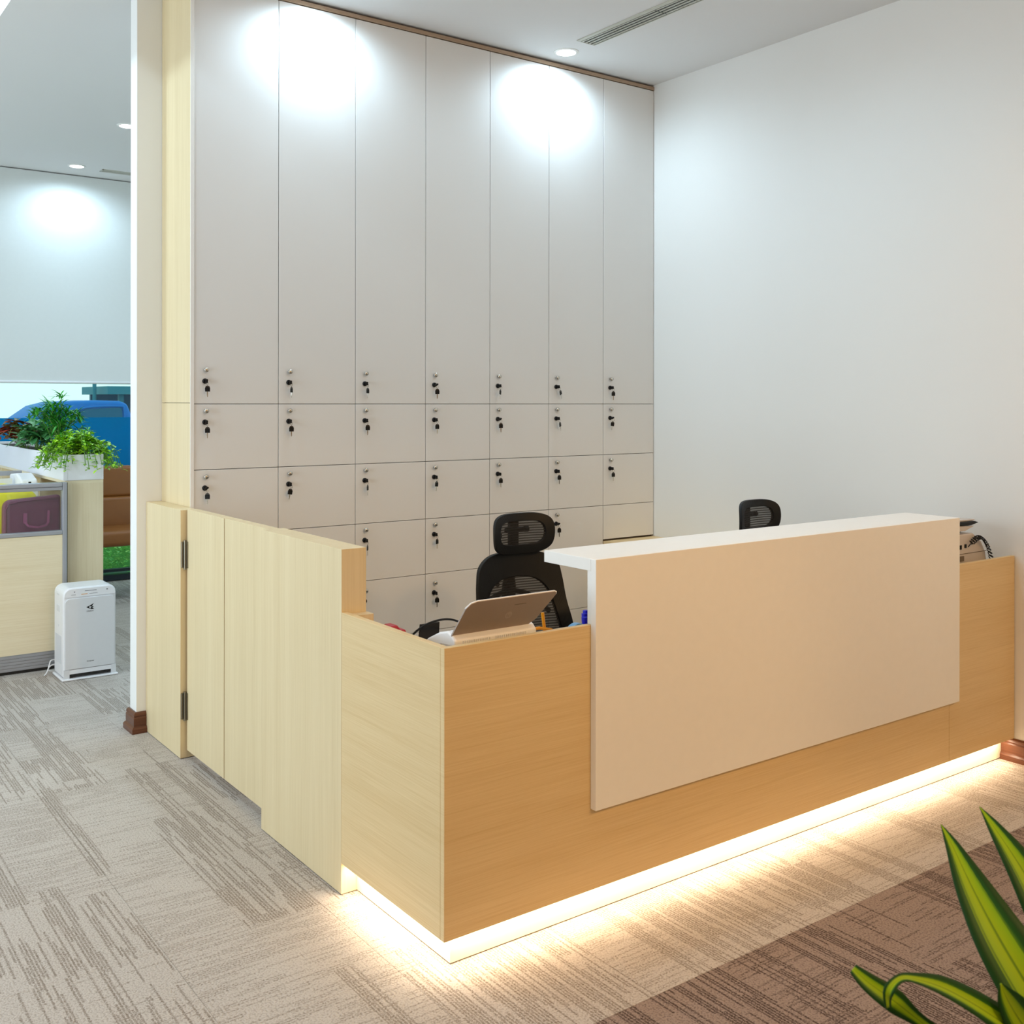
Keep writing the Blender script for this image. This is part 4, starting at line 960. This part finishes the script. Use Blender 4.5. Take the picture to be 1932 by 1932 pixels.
obj('roof', B(4.66, 7.6, 20.5, 22.6, 1.76, 1.93), M['shed'], sh, world=True)
for x in (4.95, 5.25, 5.9, 7.4): obj('post', B(x, x+0.10, 20.7, 20.8, 0, 1.76), M['shed'], sh, world=True)
obj('back_wall', B(4.8, 7.5, 22.4, 22.5, 0, 1.76), M['carglass'], sh, world=True)
bm = bmesh.new(); tube(bm, [(4.52, 21.0, 0), (4.52, 21.0, 4.2)], 0.04, 10); tag(obj('street_pole', bm, M['shed']), 'slim teal pole standing outside beyond the truck', 'pole')

# ------------------------------------------------------------------ foreground plant
dp = thing('dragon_plant', 'potted plant with broad yellow striped leaves in the near right corner', 'plant', (-0.08, -2.02, 0))
bm = bmesh.new(); lathe(bm, [(0.115, 0.001), (0.125, 0.02), (0.165, 0.33), (0.172, 0.345), (0.155, 0.345), (0.148, 0.30)], (0, 0, 0), 28); obj('pot', bm, M['pot'], dp)
bm = bmesh.new(); lathe(bm, [(0.147, 0.27), (0.147, 0.30)], (0, 0, 0), 24); obj('soil', bm, M['soil'], dp)
for (x, y, h, lean) in ((0.0, 0.0, 0.62, (-0.04, 0.06)), (-0.05, 0.04, 0.50, (-0.08, 0.05)), (0.04, 0.03, 0.56, (0.03, 0.05))):
    bm = bmesh.new(); tube(bm, [(x, y, 0.28), (x+lean[0]*0.4, y+lean[1]*0.4, h*0.6), (x+lean[0], y+lean[1], h)], [0.016, 0.015, 0.014], 8); obj('cane', bm, M['cane'], dp)
def blade(pts, widths, nrm, n=5, thick=0.0008, twist=0.0, name='leaf', fold=0.25):
    """Broad strap leaf through world points with UVs across the blade."""
    P = smoothpts(pts, n); N = len(P); bm = bmesh.new(); uvl = bm.loops.layers.uv.new('UVMap')
    W = smoothpts([(w, 0, 0) for w in widths], n); cols = 6; rows = []
    for i, p in enumerate(P):
        d = (P[min(i+1, N-1)] - P[max(i-1, 0)]).normalized(); nn = Vector(nrm).normalized()
        s = d.cross(nn).normalized()
        if twist: s = Matrix.Rotation(twist*i/N, 3, d) @ s
        u = s.cross(d).normalized()
        rows.append([bm.verts.new(p + s*W[i].x*(k/cols-0.5) - u*W[i].x*fold*(1-abs(2*k/cols-1))*0.5) for k in range(cols+1)])
    for i in range(N-1):
        for k in range(cols):
            f = bm.faces.new((rows[i][k], rows[i][k+1], rows[i+1][k+1], rows[i+1][k]))
            for lp, (uu, vv) in zip(f.loops, ((k/cols, i/N), ((k+1)/cols, i/N), ((k+1)/cols, (i+1)/N), (k/cols, (i+1)/N))): lp[uvl].uv = (uu, vv)
    o = obj(name, bm, M['drac'], dp, world=True, smooth=True, recalc=False)
    sm = o.modifiers.new('solid', 'SOLIDIFY'); sm.thickness = thick
    return o
NV = (-0.62, -0.55, 0.45)
root = (-0.12, -1.96, 0.60)
blade([(-0.232, -1.635, 1.018), (-0.243, -1.660, 0.998), (-0.262, -1.705, 0.955), (-0.272, -1.757, 0.900), (-0.262, -1.82, 0.82), (-0.215, -1.89, 0.71), root], [0.001, 0.020, 0.050, 0.072, 0.076, 0.060, 0.030], NV)
blade([(-0.141, -1.639, 1.023), (-0.150, -1.668, 1.003), (-0.160, -1.715, 0.962), (-0.168, -1.763, 0.905), (-0.170, -1.824, 0.825), (-0.15, -1.90, 0.72), root], [0.001, 0.020, 0.045, 0.062, 0.064, 0.05, 0.028], NV)
blade([(-0.457, -1.655, 0.899), (-0.45, -1.673, 0.887), (-0.432, -1.698, 0.869), (-0.404, -1.719, 0.842), (-0.349, -1.775, 0.790), (-0.26, -1.86, 0.70), root], [0.012, 0.022, 0.028, 0.016, 0.022, 0.028, 0.02], NV)
blade([(-0.506, -1.738, 0.905), (-0.510, -1.741, 0.928), (-0.492, -1.744, 0.938), (-0.466, -1.749, 0.931), (-0.427, -1.764, 0.914), (-0.372, -1.785, 0.877), (-0.312, -1.81, 0.827), (-0.22, -1.88, 0.72), root], [0.008, 0.012, 0.010, 0.014, 0.026, 0.034, 0.040, 0.036, 0.02], (-0.3, -0.3, 0.9), twist=0.5)
blade([(-0.358, -1.79, 0.908), (-0.350, -1.796, 0.887), (-0.322, -1.802, 0.849), (-0.276, -1.815, 0.792), (-0.20, -1.88, 0.70), root], [0.004, 0.030, 0.048, 0.052, 0.04, 0.02], NV)
for k, (a, l_, h_) in enumerate(((-20, 0.40, 0.95), (25, 0.38, 1.02), (70, 0.30, 1.08), (-70, 0.36, 0.88), (-120, 0.38, 0.92), (50, 0.45, 0.84), (0, 0.30, 1.1), (-95, 0.28, 1.05))):
    c, s = math.cos(R(a)), math.sin(R(a)); b0 = Vector((-0.08, -1.99, 0.60))
    blade([b0 + Vector((c*l_, s*l_, h_-0.65)), b0 + Vector((c*l_*0.8, s*l_*0.8, h_-0.60)), b0 + Vector((c*l_*0.45, s*l_*0.45, (h_-0.60)*0.75)), b0 + Vector((c*l_*0.15, s*l_*0.15, (h_-0.60)*0.3)), b0], [0.002, 0.035, 0.062, 0.05, 0.024], (-c*0.7, -s*0.7, 0.6))
